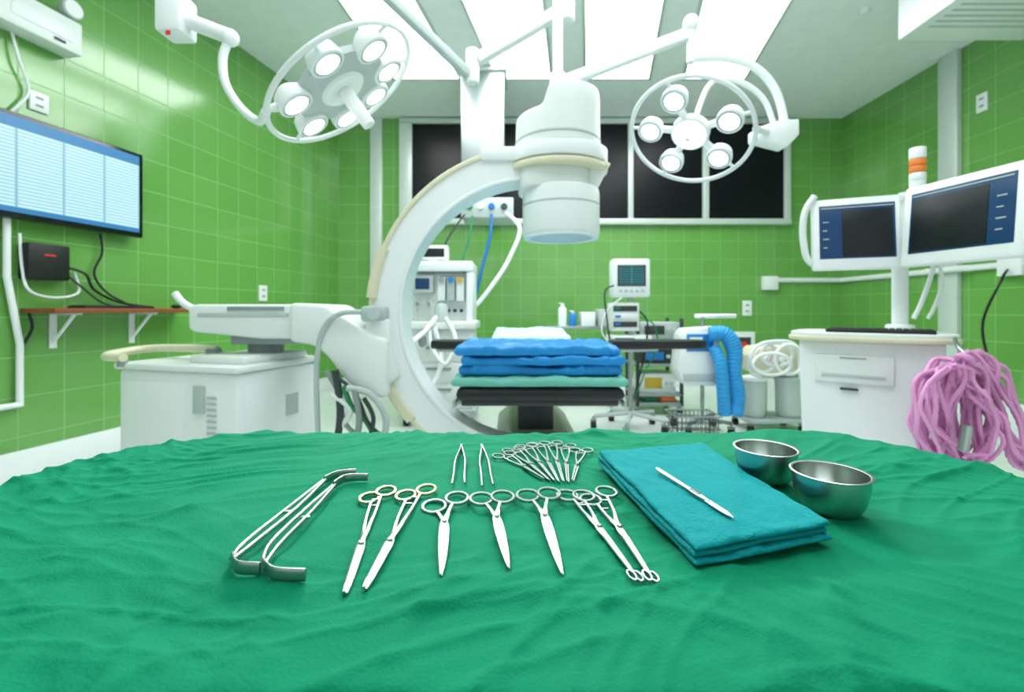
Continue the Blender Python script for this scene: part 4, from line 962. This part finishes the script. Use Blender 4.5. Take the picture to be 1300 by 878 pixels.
# pink tubing: thin strands in loose loops
pt=thing('pink_tubing','tangled bundle of thin lilac-pink tubing hanging beside the white imaging console','tubing',tuple(at(1215,455,1.78)))
random.seed(11)
def loop(pts,r,seed):
    P=catmull(pts,16); n=len(P)
    P=[p+V((noise.noise(V((i*.06,seed,0))),noise.noise(V((i*.06,seed,5))),noise.noise(V((i*.06,seed,9)))))*.034*min(1,i/10) for i,p in enumerate(P)]
    mb=MB(); mb.tube(P,r,10,radii=[r*(1+.14*math.sin(i*2.2)) for i in range(n)])
    mb.build('tube_loop',M['pink'],pt,ang=80)
D=1.78
LP=[([(1216,456),(1186,468),(1166,505),(1166,548),(1180,584),(1200,572),(1200,520),(1218,462)],0),
([(1214,458),(1192,478),(1176,512),(1176,556),(1192,590),(1212,560),(1206,500),(1220,458)],.05),
([(1220,455),(1204,480),(1192,520),(1198,570),(1216,592),(1232,560),(1232,505),(1224,458)],.03),
([(1222,453),(1216,490),(1212,540),(1226,580),(1246,556),(1244,500),(1228,456)],-.03),
([(1216,452),(1240,462),(1262,490),(1280,530),(1296,580),(1306,600)],-.06),
([(1214,456),(1238,474),(1254,508),(1272,548),(1300,576)],-.02),
([(1218,450),(1250,456),(1276,486),(1292,530),(1306,560)],.02),
([(1210,462),(1226,484),(1250,510),(1262,546),(1246,580),(1226,584)],-.09),
([(1204,466),(1182,492),(1186,540),(1206,566),(1236,590),(1262,585)],-.08)]
for i,(l,dy) in enumerate(LP):
    for k in range(5):
        ox,oy=random.uniform(-8,8),random.uniform(-7,7)
        loop([at(x+(ox if 0<j<len(l)-1 else ox*.3)+3*math.sin(j*2+k),y+(oy if j else 0),D+dy+.02*math.sin(j*1.7+i)+.02*(k-2)) for j,(x,y) in enumerate(l)],random.uniform(.0062,.0092),i*3.7+k*1.3)
mb=MB(); mb.st([at(1212,430,D+.12),at(1216,440,D+.03),at(1226,452,D-.02),at(1214,462,D-.05)],.008,6); mb.build('hook',M['steel'],pt)
mb=MB(); mb.cyl(at(1228,540,D-.15),at(1222,572,D-.15),.016); mb.build('metal_connector',M['steel'],pt)
# ------------------------------------------------------------ left wall things
A=V((WX(3.40),3.40,0)); Lt=1.25
def lbox(mb,s0,s1,o0,o1,z0,z1,bev=.006):
    c=A+tl*(s0+s1)/2+nl*(o0+o1)/2; c.z=(z0+z1)/2
    return mb.box(c,(abs(s1-s0),abs(o1-o0),abs(z1-z0)),RZL,bev)
def sOf(px): d=3.52/(.204+(650-px)/F); return (V((WX(d),d,0))-A).dot(tl)
tv=thing('wall_screen','large flat wall-mounted screen showing a pale spreadsheet on the left wall','screen',tuple(A+tl*(-Lt/2)+V((0,0,1.53))))
mb=MB(); lbox(mb,-Lt,0,.05,.1,1.535,2.15,.008); tc_=mb.build('screen_case',M['tvblack'],tv)
mb=MB(); lbox(mb,-Lt*.65,-Lt*.35,.002,.05,1.7,2.0); mb.build('wall_mount',M['dgrey'],tv)
def lp(s,o,z): p=A+tl*s+nl*o; return V((p.x,p.y,z))
quad('spreadsheet_area',[lp(-Lt+.03,.1015,1.60),lp(-.03,.1015,1.60),lp(-.03,.1015,2.06),lp(-Lt+.03,.1015,2.06)],M['tv'],tc_)
quad('header_bar',[lp(-Lt+.03,.1015,2.06),lp(-.03,.1015,2.06),lp(-.03,.1015,2.125),lp(-Lt+.03,.1015,2.125)],M['tvhead'],tc_)
quad('task_bar',[lp(-Lt+.03,.1015,1.57),lp(-.03,.1015,1.57),lp(-.03,.1015,1.60),lp(-Lt+.03,.1015,1.60)],M['tvhead'],tc_)
sh=thing('wall_shelf','narrow brown wooden shelf with white brackets below the wall screen','shelf',tuple(lp((sOf(25)+sOf(225))/2,0,.985)))
s0,s1=sOf(25),sOf(222)
mb=MB(); lbox(mb,s0,s1,.002,.27,.985,1.015,.004); mb.build('shelf_board',M['wood'],sh)
for px in (66,166):
    s=sOf(px); mb=MB(); lbox(mb,s-.02,s+.02,.002,.012,.76,.985,.002); lbox(mb,s-.02,s+.02,.002,.22,.973,.985,.002)
    mb.tube([lp(s,.012,.80),lp(s,.18,.975)],.01,6); mb.build('bracket',M['white'],sh)
kk=thing('keyboard','black keyboard lying on the brown wall shelf under the wall screen','keyboard',tuple(lp((s0+s1)/2,.15,1.0155)))
mb=MB(); lbox(mb,s0+.2,s0+.66,.07,.21,1.0155,1.03,.004); mb.build('keyboard_base',M['black'],kk)
mb=MB()
for r in range(5):
    for c_ in range(16): lbox(mb,s0+.212+c_*.0275,s0+.235+c_*.0275,.08+r*.025,.1+r*.025,1.03,1.035,.001)
mb.build('keys',M['dgrey'],kk)
mo=thing('computer_mouse','black computer mouse at the far end of the brown wall shelf','computer mouse',tuple(lp(s1-.12,.15,1.0155)))
mb=MB(); q=lp(s1-.12,.15,1.032); mb.ball(q,.03,(1,1.6,.55)); mb.build('mouse_body',M['black'],mo)
bb=thing('wall_power_box','small black box with cables mounted on the left wall under the screen','electrical box',tuple(lp(sOf(52),0,1.19)))
s=sOf(52); mb=MB(); lbox(mb,s-.12,s+.1,.002,.09,1.19,1.41,.012); b_=mb.build('box_body',M['black'],bb)
mb=MB(); lbox(mb,s-.04,s+.02,.09,.093,1.335,1.345,.001); mb.build('indicator_strip',M['red'],b_)
mb=MB(); mb.st([lp(s+.1,.05,1.28),lp(s+.2,.07,1.24),lp(s+.26,.06,1.14),lp(s+.42,.06,1.06),lp(s+.6,.08,1.03)],.008,8); mb.build('cable',M['black'],bb)
mb=MB(); mb.st([lp(s+.1,.04,1.24),lp(s+.18,.06,1.16),lp(s+.3,.06,1.06),lp(s+.4,.06,1.03)],.006,8); mb.build('cable',M['dgrey'],bb)
mb=MB(); mb.st([lp(-.25,.04,1.53),lp(-.23,.03,1.40),lp(-.28,.03,1.25),lp(-.20,.04,1.12),lp(-.04,.06,1.03)],.007,8); mb.build('cable',M['black'],bb)
mb=MB(); mb.st([lp(sOf(20),.03,1.46),lp(sOf(20),.05,1.25),lp(sOf(26),.07,1.12),lp(sOf(60),.06,1.08),lp(sOf(92),.05,1.12),lp(sOf(88),.04,1.25)],.008,8); mb.build('cable',M['white'],bb)
wc=thing('wall_conduit','white vertical conduit on the left wall running below the wall screen','conduit',tuple(lp(sOf(14),0,.47)))
mb=MB(); s=sOf(12); mb.tube([lp(s-.03,.03,1.535),lp(s-.03,.03,1.2),lp(s+.03,.03,.8),lp(s+.03,.03,.43)],.018,10); mb.tube([lp(s+.03,.03,.44),lp(s-.35,.03,.44)],.018,10); mb.build('pipe',M['white'],wc)
mb=MB(); mb.st([lp(sOf(32),.03,.985),lp(sOf(36),.03,.9),lp(sOf(28),.03,.82),lp(s+.03,.03,.78)],.008,8); mb.build('cable',M['black'],wc)
el=thing('emergency_light','white wall-mounted emergency light box with two lamp heads high at upper left','emergency light',tuple(LW(45,70)))
s0,s1=sOf(-40),sOf(84); zb=LW(84,76).z
mb=MB(); lbox(mb,s0,s1,.002,.14,zb,zb+.21,.015); eb=mb.build('battery_box',M['offwhite'],el)
mb=MB(); lbox(mb,s0+.1,s1-.06,.14,.144,zb+.06,zb+.15,.003); mb.build('front_plate',M['white'],eb)
mb=MB(); lbox(mb,s1-.16,s1-.1,.144,.147,zb+.03,zb+.045,.001); mb.build('indicator',M['dgrey'],eb)
for px in (18,72):
    c=lp(sOf(px),.09,zb+.28); mb=MB(); mb.cyl((c.x,c.y,zb+.20),(c.x,c.y,zb+.25),.015); mb.cyl(c-nl*.03,c+nl*.05,.045,.06,bev=.006); lh=mb.build('lamp_head',M['lgrey'],el)
    mb=MB(); mb.cyl(c+nl*.05,c+nl*.054,.05); mb.build('lamp_glass',M['white'],lh)
mb=MB(); mb.st([lp(sOf(10),.03,zb),lp(sOf(18),.04,zb-.15),lp(sOf(32),.03,zb-.3),lp(sOf(18),.03,zb-.42),lp(sOf(5),.03,2.15)],.008,8); mb.build('cable',M['white'],el)
# air conditioner
ac=thing('air_conditioner','long white ceiling-hung air conditioner at the upper right corner','air conditioner',(3.3,3.15,H))
z0=3.04; xa,xb=2.92,3.86
mb=MB(); mb.prism([(xa,2.8,z0+.32),(xa,2.8,z0+.12),(xa,2.86,z0+.03),(xa,3.0,z0),(xa,3.46,z0),(xa,3.46,z0+.32)],(xb-xa,0,0),.012); acb=mb.build('unit_body',M['offwhite'],ac)
mb=MB()
for k in range(5): mb.b2(xa+.07,xb-.07,3.03+k*.06,3.05+k*.06,z0-.004,z0+.002,.001)
mb.build('intake_grille',M['lgrey'],acb)
mb=MB(); mb.b2(xa+.07,xb-.07,2.83,2.9,z0+.03,z0+.05,.002); mb.build('outlet_louvre',M['grey'],acb)
for x in (xa+.1,xb-.1):
    for y in (2.95,3.35): mb=MB(); mb.cyl((x,y,z0+.3),(x,y,H-.001),.008,seg=10); mb.build('hanger_rod',M['steel'],ac)
d=(H-CH)*F/(HOR-12); X=(1098-650)/F*d
sn=thing('ceiling_sensor','small round white sensor on the ceiling left of the air conditioner','sensor',(X,d,H-.03))
mb=MB(); mb.lathe([(0,-.04),(.03,-.038),(.045,-.02),(.05,0),(0,0)],(X,d,H-.001),24); mb.build('sensor_dome',M['white'],sn)
# ------------------------------------------------------------ lights, world, camera
def spot(name,loc,to,energy,ang):
    l=bpy.data.lights.new(name,'SPOT'); l.energy=energy; l.spot_size=math.radians(ang); l.spot_blend=.8; l.shadow_soft_size=.16
    o=bpy.data.objects.new(name,l); o.location=loc; d=V(to)-V(loc); o.rotation_euler=d.to_track_quat('-Z','Y').to_euler(); COL.objects.link(o)
spot('surgical_lamp_beam',lc+ln*.28,(-.05,.5,.8),100,52)
spot('surgical_lamp_beam_two',rc+rn*.15,(.25,.5,.8),70,46)
w=bpy.data.worlds.new('world'); SC.world=w; w.use_nodes=True
w.node_tree.nodes['Background'].inputs[0].default_value=(.90,.97,1,1); w.node_tree.nodes['Background'].inputs[1].default_value=.82
cam=bpy.data.cameras.new('camera'); co_=bpy.data.objects.new('camera',cam); COL.objects.link(co_)
co_.location=(0,0,CH); co_.rotation_euler=(PI/2,0,0); cam.sensor_width=36; cam.lens=36*F/1300; cam.shift_y=-(439-HOR)/1300; cam.clip_start=.01
cam.dof.use_dof=True; cam.dof.focus_distance=.5; cam.dof.aperture_fstop=6.3
SC.camera=co_
SC.view_settings.view_transform='Standard'
